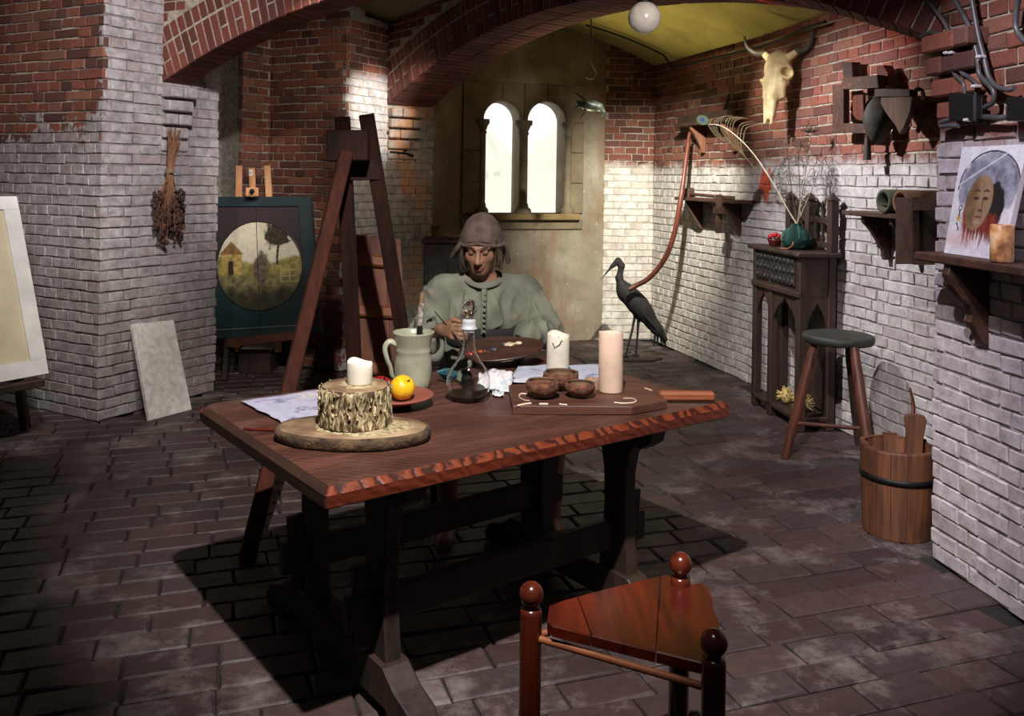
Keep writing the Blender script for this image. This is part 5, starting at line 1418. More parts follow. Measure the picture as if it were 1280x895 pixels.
# loose cuff hanging from the raised wrist
m = MB(); cp_ = curve([L3(-.19, -.215, .875), L3(-.245, -.205, .85), L3(-.262, -.215, .80), L3(-.235, -.235, .745), L3(-.19, -.245, .735), L3(-.165, -.245, .77), L3(-.163, -.24, .815)], 5)
m.tube(cp_, [.016+.006*math.sin(i*.4) for i in range(len(cp_))], 9, flat=.6); m.build('cuff', TUNIC, tun)
m = MB(); m.tube([L3(.086*math.sin(a), .0-.098*math.cos(a) if math.cos(a) > 0 else .02-.07*math.cos(a), 1.015+.03*(1-math.cos(a))/2+.012*abs(math.sin(a))) for a in [2*PI*i/28 for i in range(29)]], .0065, 8); m.build('neckband', TUNIC, tun)
m = MB(); m.tube([L3(.006, -.104, 1.01), L3(.006, -.122, .95), L3(.006, -.128, .88), L3(.006, -.122, .82)], .016, 8, flat=.6); m.build('placket', TUNIC, tun)
for k in range(8):
    m = MB(); z = .99-k*.0225; y = -.112-.026*math.sin(min(1, k/3.5)*1.4)-.006; m.ball(L3(.008, y-.004, z), (.0075, .006, .0075), 10, 6); m.build('button', TUNIC, tun)
m = MB(); m.lathe([(.172, .755), (.182, .762), (.181, .83), (.172, .838)], L3(0, .022, 0), 40, sx=1.0, sy=.80, close=True); m.build('belt', DARKCLOTH, person)
m = MB(); m.tube(curve([L3(-.05, -.135, .80), L3(.0, -.145, .79), L3(.03, -.145, .77), L3(.05, -.13, .75)]), .008, 8); m.build('belt_knot', DARKCLOTH, person)
m = MB()
fb = thing('fine_brush', 'fine dark brush held in the raised hand of the seated figure', 'paintbrush', L3(-.14, -.30, .85))
m.tube([L3(-.20, -.20, .925), L3(-.122, -.305, .862), L3(-.075, -.37, .822)], [.0022, .0038, .0026], 8); m.build('handle', BLACKWOOD, fb)
m = MB(); m.tube([L3(-.075, -.37, .822), L3(-.062, -.388, .811)], [.0032, .0006], 8); m.build('bristles', HAIRM, fb)
# seat
bs = thing('plain_bench', 'plain dark low bench under the seated figure', 'bench', (PX, PY+.08, 0))
m = MB(); m.box((PX-.24, PY-.10, .365), (PX+.24, PY+.22, .398), .005); m.build('seat', BLACKWOOD, bs)
for sx in (-.2, .2):
    m = MB(); m.box((PX+sx-.02, PY-.06, 0), (PX+sx+.02, PY+.2, .366), .004); m.build('leg', BLACKWOOD, bs)
# palette held level over the lap
pc = Vector(L3(.085, -.335, .794)); plt_ = thing('painters_palette', 'brown wooden palette with blobs of paint held by the seated figure', 'palette', tuple(pc))
PALW = wood('palette_wood', S(46, 28, 22), S(78, 50, 40), 'x', 1.0, .4, .2)
R_ = Matrix.Rotation(math.radians(16), 3, 'X') @ Matrix.Rotation(math.radians(-5), 3, 'Y')
def pp_(x, y, z=0): return pc+R_ @ Vector((x, y, z))
po = [pp_(.175*math.cos(a)*(1+.06*math.sin(2*a)), .105*math.sin(a)*(1-.12*math.cos(a)), 0) for a in [2*PI*i/40 for i in range(40)]]
m = MB(); m.prism(po, R_ @ Vector((0, 0, .009)), .0015); m.build('board', PALW, plt_)
for x, y, r, col, nm in ((-.115, -.05, .020, S(176, 52, 28), 'red'), (-.03, -.01, .016, S(64, 72, 84), 'grey'), (.035, .025, .026, S(216, 196, 158), 'cream'), (.07, .03, .016, S(226, 208, 172), 'cream'), (.01, .03, .012, S(56, 80, 96), 'blue'), (-.085, -.025, .013, S(170, 76, 30), 'orange')):
    m = blob((0, 0, 0), r, 0, .007, r*90, 18, .6, .5); m.v = [tuple(pp_(x+a, y+b_, .009+cc)) for a, b_, cc in m.v]; o = m.build('paint_blob', plain('paint_'+nm, col, .35), plt_); o['label'] = nm+' paint blob'

# ================================================================== LOW CABINET behind the figure
kc = P(548, 430, 6.6); lc = thing('low_dark_cabinet', 'low black carved cabinet standing against the plaster wall behind the figure', 'cabinet', (kc.x, 7.15, 0))
cx0, cx1 = P(527, 300, 7.0).x, P(592, 300, 7.0).x; cz = P(550, 299, 7.0).z
m = MB(); m.box((cx0+.02, 7.02, .0), (cx1-.02, 7.34, cz-.035), .005); m.build('body', BLACKWOOD, lc)
m = MB(); m.box((cx0, 6.99, cz-.035), (cx1, 7.36, cz), .008); m.build('top', BLACKWOOD, lc)
for k in range(2):
    xa = cx0+.045+k*(cx1-cx0-.09)/2+.005; xb = xa+(cx1-cx0-.09)/2-.01; 
    m = MB(); ar = [(xa, 7.005, .25), (xb, 7.005, .25), (xb, 7.005, cz-.2)]+[((xa+xb)/2+(xb-xa)/2*math.cos(a), 7.005, cz-.2+(xb-xa)*.6*math.sin(a)) for a in [PI*i/10 for i in range(1, 10)]]+[(xa, 7.005, cz-.2)]
    m.prism(ar, (0, .02, 0), .004); m.build('door', mottled('cabinet_panel', S(34, 32, 28), S(58, 54, 46), 8, .6, .3, 50), lc)
q = Vector((P(545, 293, 7.1).x, 7.12, cz)); pt_ = thing('small_brown_pot', 'small dark brown pot on a saucer on the low black cabinet', 'pot', tuple(q))
POTM = mottled('brown_pot', S(72, 56, 40), S(104, 84, 62), 10, .6, .2, 60)
m = MB(); m.lathe([(.036, .008), (.041, .05), (.045, .092), (.049, .096), (.048, .104), (.042, .102), (.036, .03), (.0005, .02)], q, 24); m.build('pot_body', POTM, pt_)
m = MB(); m.lathe([(.04, 0), (.055, .006), (.054, .009), (.0005, .008)], q, 24); m.build('saucer', POTM, pt_)
q = Vector((P(566, 293, 7.1).x, 7.10, cz)); dsh = thing('shallow_dish', 'shallow ochre dish beside the small brown pot', 'dish', tuple(q))
m = MB(); m.lathe([(.03, 0), (.05, .012), (.056, .03), (.053, .031), (.045, .014), (.0005, .008)], q, 24); m.build('dish_body', SILLM, dsh)

# ================================================================== STORK
sk = Solid((.70, 7.15, 0), (1.75, 8.0, .95), .0065)
D_ = 7.45
def SP(x, y, dd=0): return tuple(P(x, y, D_+dd))
sk.ell(SP(797, 380), (.085, .09, .19), rotm((.0, 'Z'), (math.radians(-42), 'Y')), .03)
sk.cap(SP(781, 362), SP(822, 412), .060, .05, .05); sk.cap(SP(815, 405), SP(832, 424), .045, .02, .03)
sk.cap(SP(780, 368), SP(774, 348), .05, .030, .04); sk.cap(SP(774, 348), SP(777, 332), .028, .024, .02); sk.cap(SP(777, 332), SP(773, 326), .026, .028, .02)
sk.cap(SP(772, 327), SP(765, 333), .026, .018, .015); sk.cap(SP(766, 332), SP(751, 349), .013, .003, .008)
for a, k_, f in ((SP(798, 400), SP(797, 418), SP(795, 440)), (SP(795, 388, .0), SP(790, 414, -.02), SP(782, 438, -.05))):
    sk.cap(a, k_, .014, .010, .015); sk.cap(k_, (f[0], f[1], .02), .010, .009, .006)
    for dx, dy in ((-.03, -.06), (.02, -.06), (-.06, -.02), (.03, .03)): sk.cap((f[0], f[1], .024), (f[0]+dx, f[1]+dy, .014), .009, .006, .004)
STK = mottled('dark_feathers', S(18, 16, 16), S(40, 34, 32), 30, .8, .5, 90)
so = sk.build('stuffed_stork', STK, None, at=SP(792, 440)[:2]+(0,)); tag(so, 'stuffed dark stork with long pointed bill standing in the back corner', 'stork')
so['_o'] = SP(792, 440)[:2]+(0,)
for k in range(7):                       # wing and tail feathers
    a = Vector(SP(800+k*3, 385+k*3, -.085+.006*k)); bb = Vector(SP(828+k*1.6-abs(k-3)*1.5, 415+k*3.2, -.05+.012*k))
    m = MB(); m.tube([a, a.lerp(bb, .5), bb], [.012, .020, .004], 6, flat=.3); m.build('wing_feather', STK, so)
for k in range(4):
    a = Vector(SP(820+k*2, 408, -.02+.02*k)); bb = Vector(SP(817+k*5, 434-k*2, -.01+.02*k)); m = MB(); m.tube([a, a.lerp(bb, .6), bb], [.012, .016, .004], 6, flat=.35); m.build('tail_feather', STK, so)
m = MB(); q = Vector(SP(788, 440)); m.lathe([(.2, 0), (.215, .008), (.2, .0145), (.0005, .015)], (q.x+.02, q.y-.03, 0), 28, sx=1.15, sy=.7); m.build('base', BLACKWOOD, so)

# ================================================================== CURVED POLE (scythe shaft)
cpn = [(862, 166, 7.30), (857, 205, 7.2), (851, 250, 7.12), (842, 295, 7.14), (830, 325, 7.2), (812, 347, 7.26), (797, 356, 7.29), (786, 362, 7.29)]
pol = thing('curved_shaft', 'long curved reddish wooden shaft leaning beside the stork', 'pole', tuple(P(830, 325, 7.36)))
m = MB(); pts = curve([P(*q) for q in cpn], 6); m.tube(pts, [.017+.008*min(1, i/12) for i in range(len(pts))], 12, flat=.8); m.build('shaft', wood('red_shaft', S(64, 30, 20), S(104, 54, 36), 'z', 1.0, .45, .3), pol)

# ================================================================== GOTHIC CABINET on the right wall
gA, gC = V2(1.728, 5.30), V2(1.628, 5.97)           # near and far corners of its front, standing off the wall
gx = (gA-gC).normalized(); gy = V2(-gx.y, gx.x)      # along the front (far to near), towards the wall
if gy.x < 0: gy = -gy
GW, GD, GH = (gA-gC).length, .235, 1.075
gr = math.atan2(gx.y, gx.x)
gc = thing('gothic_cabinet', 'tall blackened gothic cabinet with pointed arches and a pinnacled back rail by the right wall', 'cabinet', (gC.x, gC.y, 0), gr, world=False)
# local frame: x along the front, y towards the wall, z up
m = MB(); m.box((-.03, -.03, GH-.03), (GW+.03, GD+.01, GH), .008); m.build('top', BLACKWOOD, gc)
for x in (.0, .24, GW-.055):
    m = MB(); m.box((x, 0, 0), (x+.055, .05, GH-.03), .005); m.build('post', BLACKWOOD, gc)
for x in (.0, GW-.055):
    m = MB(); m.box((x, GD-.05, 0), (x+.055, GD, GH-.03), .005); m.build('post', BLACKWOOD, gc)
DKPANEL = mottled('carved_panel', S(24, 21, 19), S(52, 43, 37), 40, .55, 1.0, 34, bdist=.012)
m = MB(); m.box((.05, .008, .83), (GW-.05, .03, GH-.03), .003); fr_ = m.build('front_panel', BLACKWOOD, gc)
for k in range(2):
    xa = .06+k*(GW-.12)/2; xb = xa+(GW-.12)/2-.01
    m = MB(); m.box((xa, -.004, .86), (xb, .010, GH-.045), .004)
    for i in range(5):
        for j in range(3):
            m.ball(((xa+.025+(xb-xa-.05)*i/4), -.004, .885+.06*j), (.018, .010, .020), 8, 6)
    m.build('carved_panel', DKPANEL, fr_)
m = MB(); m.box((.0, -.012, .80), (GW, .03, .835), .006); m.build('moulding', BLACKWOOD, gc)
def ogee(x0, x1, z0, z1, yy, axis='x', other=0.0):
    """spandrel with a pointed ogee arch cut in its lower edge"""
    c = (x0+x1)/2; w = (x1-x0)/2; e = []
    for i in range(25):
        t = i/24; u = 1-2*abs(t-.5); x = x0+(x1-x0)*t
        w_ = 2*abs(t-.5); s = .78*(1-w_**2.4)+.22*max(0, 1-w_*3.2)**1.4
        e.append((x, z0+(z1-z0)*.88*s))
    m = MB(); n = len(e)
    for y in (yy, yy+.022): pass
    P3_ = (lambda x, y, z: (x, y, z)) if axis == 'x' else (lambda x, y, z: (other+y, x, z))
    vs = [P3_(x, yy, z) for x, z in e]+[P3_(x, yy, z1) for x, z in e]+[P3_(x, yy+.022, z) for x, z in e]+[P3_(x, yy+.022, z1) for x, z in e]
    fs = []
    for i in range(n-1): fs += [(i, i+1, n+i+1, n+i), (2*n+i+1, 2*n+i, 3*n+i, 3*n+i+1), (i+1, i, 2*n+i, 2*n+i+1), (n+i, n+i+1, 3*n+i+1, 3*n+i)]
    fs += [(0, n, 3*n, 2*n), (n-1, 2*n-1+0*n, 4*n-1, 3*n-1)]
    m._add(vs, fs); return m
ogee(.055, .24, .62, .80, .012).build('arch', BLACKWOOD, gc)
ogee(.295, GW-.055, .62, .80, .012).build('arch', BLACKWOOD, gc)
# near end: panel with one pointed opening, far end open
m = MB(); m.box((GW-.03, .05, .80), (GW-.008, GD-.05, GH-.03), .003); m.build('side_panel', BLACKWOOD, gc)
ogee(.05, GD-.05, .60, .80, 0, 'y', GW-.03).build('arch', BLACKWOOD, gc)
m = MB(); m.box((.30, GD-.03, .10), (GW-.06, GD-.015, .80), .003); m.build('back_panel', BLACKWOOD, gc)
m = MB(); m.box((.0, .0, .055), (GW, GD, .085), .006); m.build('lower_shelf', BLACKWOOD, gc)
# back rail with pinnacles
for x in (.10, .37, GW-.02):
    m = MB(); m.box((x-.028, GD-.045, GH), (x+.028, GD+.005, GH+.31), .004); m.prism([(x-.036, GD-.052, GH+.31), (x+.036, GD-.052, GH+.31), (x+.036, GD+.012, GH+.31), (x-.036, GD+.012, GH+.31)], (0, 0, .008))
    m._add([(x-.03, GD-.047, GH+.318), (x+.03, GD-.047, GH+.318), (x+.03, GD+.007, GH+.318), (x-.03, GD+.007, GH+.318), (x, GD-.02, GH+.362)], [(0, 1, 4), (1, 2, 4), (2, 3, 4), (3, 0, 4), (3, 2, 1, 0)])
    m.build('pinnacle_post', BLACKWOOD, gc)
for z in (.02, .17):
    m = MB(); m.box((.10, GD-.035, GH+z), (GW-.02, GD-.01, GH+z+.035), .003); m.build('rail', BLACKWOOD, gc)
for x in (.19, .28, .45, .54):
    m = MB(); m.lathe([(.010, GH+.05), (.016, GH+.07), (.009, GH+.1), (.014, GH+.17), (.014, GH+.205), (.008, GH+.22), (.020, GH+.245), (.010, GH+.27), (.016, GH+.285), (.0005, GH+.31)], (x, GD-.022, 0), 12); m.build('baluster', BLACKWOOD, gc)
def gl(x, y, z): return Vector((gC.x+gx.x*x+gy.x*y, gC.y+gx.y*x+gy.y*y, z))
# dried things on the lower shelf
q = gl(GW*.52, .08, .0855); t = thing('dried_flower_head', 'pale yellow dried flower head on the lower shelf of the gothic cabinet', 'dried flower', tuple(q))
STRAW = plain('straw', S(206, 178, 112), .8)
m = MB(); m.ball((q.x, q.y, q.z+.05), (.035, .035, .045), 12, 8); m.build('head', STRAW, t)
m = MB(); rr = random.Random(2)
for k in range(46):
    a, e = rr.uniform(0, 2*PI), rr.uniform(-.5, 1.4); d = Vector((math.cos(a)*math.cos(e), math.sin(a)*math.cos(e), math.sin(e))); c0_ = Vector((q.x, q.y, q.z+.05))
    m.tube([c0_+d*.03, c0_+d*rr.uniform(.05, .068)], [.007, .002], 5)
m.v = [(x, y, max(z, q.z+.001)) for x, y, z in m.v]; o = m.build('petals', STRAW, t); o['kind'] = 'stuff'
q = gl(GW*.80, .10, .0855); t = thing('spiny_seed_pod', 'spiny straw-coloured seed pod on the lower cabinet shelf behind the stool leg', 'seed pod', tuple(q))
m = MB(); m.ball((q.x, q.y, q.z+.045), .04, 12, 8); m.build('pod', plain('pod_brown', S(150, 126, 84), .8), t)
m = MB()
for k in range(60):
    a, e = rr.uniform(0, 2*PI), rr.uniform(-.6, 1.5); d = Vector((math.cos(a)*math.cos(e), math.sin(a)*math.cos(e), math.sin(e))); c0_ = Vector((q.x, q.y, q.z+.045)); m.tube([c0_+d*.035, c0_+d*.075], [.003, .0008], 4)
m.v = [(x, y, max(z, q.z+.001)) for x, y, z in m.v]; o = m.build('spines', STRAW, t); o['kind'] = 'stuff'
# glass vase, bowl of berries, small jug
q = gl(GW*.66, .085, GH+.001); vs_ = thing('teal_glass_vase', 'round teal glass vase holding dried stems on the gothic cabinet', 'vase', tuple(q))
outer = [(.0005, 0), (.05, 0), (.07, .012), (.092, .05), (.093, .08), (.075, .115), (.04, .138), (.03, .15), (.036, .162)]
m = MB(); m.lathe(outer+[(.032, .161), (.026, .15), (.036, .135), (.07, .112), (.088, .08), (.087, .05), (.066, .017), (.0005, .006)], q, 36); m.build('glass_body', TEAL, vs_)
sb = thing('dried_stem_bunch', 'bunch of bare peacock feather stems and dried twigs standing in the teal vase', 'dried stems', tuple(q+Vector((0, 0, .012))))
QUILL = plain('pale_quill', S(214, 200, 170), .5)
vd = q.y
def sp2(x, y, dd=0): return P(x, y, vd+dd)
for pts, w in ((((997, 278), (1003, 240), (1009, 195), (1013, 165)), .004), (((996, 276), (990, 240), (986, 205), (983, 168)), .003), (((998, 276), (1009, 250), (1021, 220), (1030, 196)), .0035), (((997, 276), (1000, 240), (998, 200), (1001, 180)), .003), (((996, 278), (980, 250), (973, 215)), .0025)):
    m = MB(); c3_ = curve([sp2(*p, -.035*i) for i, p in enumerate(pts)], 5); m.tube(c3_, [w*(1-.6*i/len(c3_)) for i in range(len(c3_))], 6); m.build('stem', QUILL if w > .0031 else plain('dry_stem', S(110, 84, 62), .8), sb)
m = MB(); rr = random.Random(12)
TW_ = plain('thin_barb', S(92, 84, 60), .8)
for k in range(150):
    sx0, sy0 = rr.choice([(1012, 170), (1009, 195), (986, 205), (984, 180), (1027, 205), (1000, 190), (1003, 235), (1020, 222), (978, 228)])
    a = rr.uniform(0, 2*PI); ln = rr.uniform(8, 30); cx = sx0+rr.uniform(-3, 3); cy = sy0+rr.uniform(-10, 18)
    dx, dy = math.cos(a)*ln, -abs(math.sin(a))*ln*.5; sag = rr.uniform(4, 14)
    m.tube(curve([sp2(cx, cy, -.1), sp2(cx+dx*.5, cy+dy*.8, rr.uniform(-.16, -.1)), sp2(cx+dx, cy+dy*.4+sag, rr.uniform(-.2, -.1))], 3), .0011, 3, caps=False)
o = m.build('barbs', TW_, sb); o['kind'] = 'stuff'
m = MB()
for k in range(26):
    a = 2*PI*k/26; m.tube([sp2(1013, 165, -.1), sp2(1013+13*math.cos(a), 163+6*math.sin(a)-3*(k % 2), -.1+.02*math.sin(a*3))], [.003, .001], 4)
o = m.build('tuft', plain('dark_tuft', S(60, 56, 48), .8), sb)
# the long arching peacock feather
pk = thing('arching_peacock_feather', 'long white-quilled peacock feather arching left from the teal vase to its blue eye', 'feather', tuple(q+Vector((0, 0, .02))))
path = curve([sp2(996, 280), sp2(983, 258, .03), sp2(962, 222, .08), sp2(940, 190, .12), sp2(918, 168, .16), sp2(900, 157, .2), sp2(884, 155, .22)], 6)
m = MB(); m.tube(path, [.0062*(1-.7*i/len(path)) for i in range(len(path))], 8); m.build('quill', QUILL, pk)
ec = sp2(878, 150, .22); eye_feather(pk, ec, Vector((.8, -.2, -.3)).normalized(), Vector((.35, .1, .93)).normalized(), .040, Vector((-.2, -.97, .1)))
BARB = plain('feather_barb', S(140, 122, 84), .7)
m = MB()
for k in range(26):
    p = path[-1-int(k*.62)]; s_ = 1 if k % 2 else -1; L = .05+.004*k
    d = Vector((.12*(k/26)-.05, .02, s_)); m.tube(curve([p, p+Vector((.02, 0, s_*L*.6)), p+Vector((.06+.002*k, .01, s_*L*(.9 if s_ > 0 else 1.2)-.02))], 3), .0024, 4)
o = m.build('barbs', BARB, pk); o['kind'] = 'stuff'
q = gl(GW*.30, .06, GH+.001); t = thing('berry_bowl', 'small dark bowl heaped with red berries on the gothic cabinet', 'bowl', tuple(q))
m = MB(); m.lathe([(.028, 0), (.034, .006), (.046, .035), (.05, .048), (.046, .048), (.03, .012), (.0005, .01)], q, 24); m.build('bowl', plain('dark_red_bowl', S(86, 26, 22), .4), t)
REDB = plain('red_berry', S(176, 34, 30), .3)
for k in range(15):
    a = k*2.4; r = .011*math.sqrt(k); m = MB(); m.ball((q.x+r*math.cos(a), q.y+r*math.sin(a), q.z+.055+.022*(1-(r/.045)**2)), .012, 10, 7); m.build('berry', REDB, t)
q = gl(GW*.46, .10, GH+.001); t = thing('small_pitcher', 'little brown pitcher between the berry bowl and the teal vase', 'pitcher', tuple(q))
m = MB(); m.lathe([(.026, 0), (.034, .02), (.032, .06), (.022, .085), (.028, .11), (.024, .108), (.018, .085), (.0005, .07)], q, 22); m.build('pitcher_body', POTM, t)
m = MB(); m.tube(curve([(q.x-.03, q.y, q.z+.03), (q.x-.05, q.y-.005, q.z+.06), (q.x-.022, q.y, q.z+.09)]), .005, 7); m.build('handle', POTM, t)
q = gl(GW*.74, .005, GH+.004); t = thing('bent_wire_clip', 'bent golden wire piece in front of the teal vase', 'wire', tuple(q))
m = MB(); m.tube(curve([q+Vector((-.04, .03, .004)), q+Vector((0, 0, .006)), q+Vector((.02, -.03, .03)), q+Vector((.025, -.02, .05))]), .004, 6); m.build('wire', HANDLEWOOD, t)

# ================================================================== WALL SHELVES AND WHAT HANGS ON THE RIGHT WALL
def RWP(x, y, off=0.0):
    w = onwall(x, y, W1, W2, off)
    if w.y > W1.y: w = onwall(x, y, W0, W1, off)
    return w
eFar = Vector((*(W1-W0).normalized(), 0)); nFar = Vector((eFar.y, -eFar.x, 0))
eMid = Vector((*(W2-W1).normalized(), 0)); nMid = Vector((eMid.y, -eMid.x, 0))
Zv = Vector((0, 0, 1))
def shelf(name, label, x0, x1, y, depth, e, n, brx, brmat, bh, bd, th=.025, mat=SHELFWOOD, rise=0, bprof=None):
    a, b = RWP(x0, y, .012), RWP(x1, y, .012); b.z = a.z; c = a.lerp(b, .5)
    t = thing(name, label, 'shelf', tuple(c))
    m = MB(); m.bar(a+n*depth/2, b+n*depth/2, depth, th, .003, up=(0, 0, 1)); m.build('board', mat, t)
    for bx in brx:
        p = RWP(bx, y, .012); p.z = a.z-th/2
        prof = bprof or [(0, 0), (bd, 0), (bd, -.03), (bd*.75, -.07), (bd*.55, -bh*.5), (bd*.28, -bh*.78), (bd*.22, -bh), (0, -bh)]
        m = MB(); m.prism([p+n*u+Zv*v-e*.016 for u, v in prof], e*.032, .003); m.build('bracket', brmat, t)
    return t, a, b
ush, a, b = shelf('upper_wall_shelf', 'small high wall shelf with pale orange brackets under the skull side of the corner', 862, 928, 158, .15, eFar, nFar, (881, 921), BRACKETWOOD, .22, .13)
ush['label'] = 'high small wall shelf with orange-brown brackets left of the skull'
def bx(t_, f0, f1, z, dep, nm, mat, hh, a=a, b=b, n=nFar, o0=.02):
    m = MB(); m.bar(a.lerp(b, f0)+n*(o0+dep/2)+Zv*(z+hh/2), a.lerp(b, f1)+n*(o0+dep/2)+Zv*(z+hh/2), dep, hh, .004, up=(0, 0, 1)); return m.build(nm, mat, t_)
q = a.lerp(b, .4)+nFar*.07+Zv*.0135
t = thing('dark_plank_bundle', 'dark flat wooden block with an upturned horn lying on the high shelf', 'wood block', tuple(q))
bx(t, .05, .95, .0135, .10, 'block', BLACKWOOD, .07)
m = MB(); p0 = a.lerp(b, .8)+nFar*.06+Zv*.08; m.tube(curve([p0, p0+eFar*.05+nFar*.01+Zv*.04, p0+eFar*.08+nFar*.0+Zv*.13]), [.02, .02, .018, .018, .016, .016, .014, .014, .014, .012, .012, .012, .01, .009, .008, .007, .006][:17], 8); m.build('horn', BLACK, t)
msh, a2, b2 = shelf('middle_wall_shelf', 'narrow wall shelf with triangular brackets below the high shelf', 866, 944, 248, .17, eFar, nFar, (878, 926), SHELFWOOD, .24, .15, bprof=[(0, 0), (.15, 0), (.15, -.025), (.05, -.20), (.02, -.235), (0, -.235)])
q = a2.lerp(b2, .4)+nFar*.09+Zv*.0135
t = thing('wooden_mallet', 'wooden mallet lying on the narrow middle shelf', 'mallet', tuple(q))
m = MB(); m.bar(a2.lerp(b2, .10)+nFar*.05+Zv*.055, a2.lerp(b2, .10)+nFar*.13+Zv*.045, .075, .075, .008); m.build('head', SHELFWOOD, t)
m = MB(); m.tube([a2.lerp(b2, .14)+nFar*.09+Zv*.04, a2.lerp(b2, .70)+nFar*.09+Zv*.028], .013, 8); m.build('handle', SHELFWOOD, t)
q = a2.lerp(b2, .72)+nFar*.1+Zv*.0135
t = thing('small_lidded_box', 'little wooden block at the near end of the middle shelf', 'box', tuple(q))
m = MB(); m.bar(a2.lerp(b2, .66)+nFar*.13+Zv*.028, a2.lerp(b2, .9)+nFar*.13+Zv*.028, .05, .028, .004, up=(0, 0, 1)); m.build('box_body', POTM, t)
t = thing('hanging_block', 'small dark wooden clamp hanging from the front of the middle shelf', 'clamp', tuple(a2.lerp(b2, .82)+nFar*.18-Zv*.1))
p0 = a2.lerp(b2, .80)+nFar*.185; m = MB(); m.bar(p0-Zv*.24, p0+Zv*.05, .045, .03, .004, up=(0, 1, 0)); m.build('bar', SHELFWOOD, t)
m = MB(); m.bar(p0-Zv*.07+eFar*-.04+nFar*.004, p0-Zv*.07+eFar*.06+nFar*.004, .05, .05, .004, up=(0, 0, 1)); m.build('jaw', SHELFWOOD, t)
# cow skull
kc_ = RWP(970, 108, .17); kx = -eMid; ky = Zv; kn = nMid          # kx: away, ky: up, kn: off the wall
BONE = mottled('old_bone', S(178, 152, 100), S(232, 214, 164), 9, .6, .35, 60)
s_ = Solid((-.2, -.16, -.32), (.2, .14, .30), .0055)
tlt = rotm((math.radians(6), 'Y'))
s_.ell((0, 0, .15), (.088, .075, .095), k=.03); s_.cap((0, -.01, .10), (0, -.035, -.06), .075, .052, .04); s_.cap((0, -.035, -.06), (0, -.03, -.20), .055, .036, .03)
for s in (-1, 1):
    s_.ell((s*.078, .005, .085), (.034, .04, .05), k=.02); s_.ell((s*.088, -.035, .085), (.030, .062, .032), k=.006, cut=True); s_.cap((s*.075, -.06, .03), (s*.085, .0, .02), .012, .012, .01)
    s_.cap((s*.05, -.02, .02), (s*.062, -.01, -.07), .032, .022, .03); s_.cap((s*.028, -.05, -.12), (s*.022, -.04, -.255), .018, .012, .012)
    s_.cap((s*.085, .0, .20), (s*.13, .01, .235), .026, .020, .015)
s_.cap((0, -.085, -.08), (0, -.07, -.27), .016, .026, .010, cut=True); s_.cap((0, -.03, -.24), (0, -.03, -.30), .012, .018, .01, cut=True)
s_.ell((0, -.09, .02), (.018, .022, .10), k=.03, cut=True)
pts_, F_ = s_.mesh()
mm = MB(); Rk = Matrix.Rotation(math.radians(30), 3, 'Z')     # turned a little towards the room's middle
def kw(p):
    p = Rk @ (Matrix.Rotation(math.radians(-4), 3, 'Y') @ Vector(p)); p = Matrix.Rotation(math.radians(-10), 3, 'X') @ p; return kc_+eMid*p.x*1.0-kn*p.y*-1*-1+ky*p.z
mm.v = [tuple(kw(p)) for p in pts_]; mm.f = [tuple(int(i) for i in f) for f in F_]; mm.sm = [True]*len(F_)
sko = mm.build('cow_skull', BONE, None, at=tuple(kc_)); tag(sko, 'pale cow skull with dark horns hanging on the right wall', 'skull'); sko['_o'] = tuple(kc_)
HORN = mottled('dark_horn', S(44, 42, 38), S(84, 78, 66), 10, .45, .3, 50)
for s in (-1, 1):
    hp_ = curve([kw((s*.12, .01, .235)), kw((s*.19, .0, .24)), kw((s*.245, -.03, .285)), kw((s*.255, -.06, .35))], 5)
    m = MB(); m.tube(hp_, [.026*(1-.8*i/len(hp_)) for i in range(len(hp_))], 10); m.build('horn', HORN, sko)
# wooden yoke contraption
def RC(x, y, off): return RWP(x, y, off)
yk = thing('carpenters_frame', 'dark wooden frame tool with curved cheeks and leather bag hanging below the red-lit bricks', 'tool frame', tuple(RC(1100, 140, .1)))
def slab_(pts, off, th, nm, mat, bev=.004):
    m = MB(); m.prism([RC(x, y, off) for x, y in pts], nMid*th, bev); return m.build(nm, mat, yk)
slab_([(1048, 106), (1062, 106), (1062, 166), (1048, 166)], .10, .04, 'side_post', SHELFWOOD)
slab_([(1062, 154), (1092, 155), (1092, 167), (1062, 166)], .10, .04, 'bottom_bar', SHELFWOOD)
slab_([(1062, 98), (1106, 94), (1108, 110), (1062, 112)], .12, .05, 'beam', SHELFWOOD)
slab_([(1064, 78), (1076, 78), (1078, 104), (1066, 104)], .05, .06, 'peg', BLACKWOOD)
slab_([(1108, 84), (1116, 82), (1122, 92), (1120, 108), (1108, 110)], .05, .06, 'peg', STOOLRED)
slab_([(1103, 111), (1148, 112), (1148, 121), (1103, 121)], .10, .05, 'top_board', BLACKWOOD)
slab_([(1107, 122), (1147, 121), (1144, 140), (1136, 160), (1131, 168), (1126, 158), (1114, 142), (1107, 130)], .13, .03, 'curved_cheek', wood('cheek_wood', S(74, 52, 38), S(110, 82, 62), 'z'))
slab_([(1072, 120), (1083, 116), (1090, 120), (1094, 140), (1090, 152), (1076, 150), (1068, 138)], .05, .03, 'rear_cheek', STOOLRED)
bgc = RC(1098, 148, .12)
m = MB(); m.ball(bgc, (.09, .07, .125), 18, 12)
m.v = [tuple(bgc+(Vector(v)-bgc)*(1+.18*mn.noise(Vector(v)*12))) for v in m.v]; m.build('leather_bag', mottled('dark_leather', S(34, 28, 22), S(66, 56, 42), 12, .7, .6, 40), yk)
m = MB(); m.tube(curve([RC(1146, 112, .2), RC(1152, 112, .16), RC(1154, 122, .1), RC(1153, 145, .06), RC(1147, 165, .05)], 5), .014, 8, flat=.5); m.build('bent_strap', SHELFWOOD, yk)
m = MB(); m.tube(curve([RC(1079, 118, .21), RC(1080, 140, .2), RC(1084, 160, .18), RC(1085, 172, .16)], 4), .011, 8); m.build('cord_strap', STOOLRED, yk)
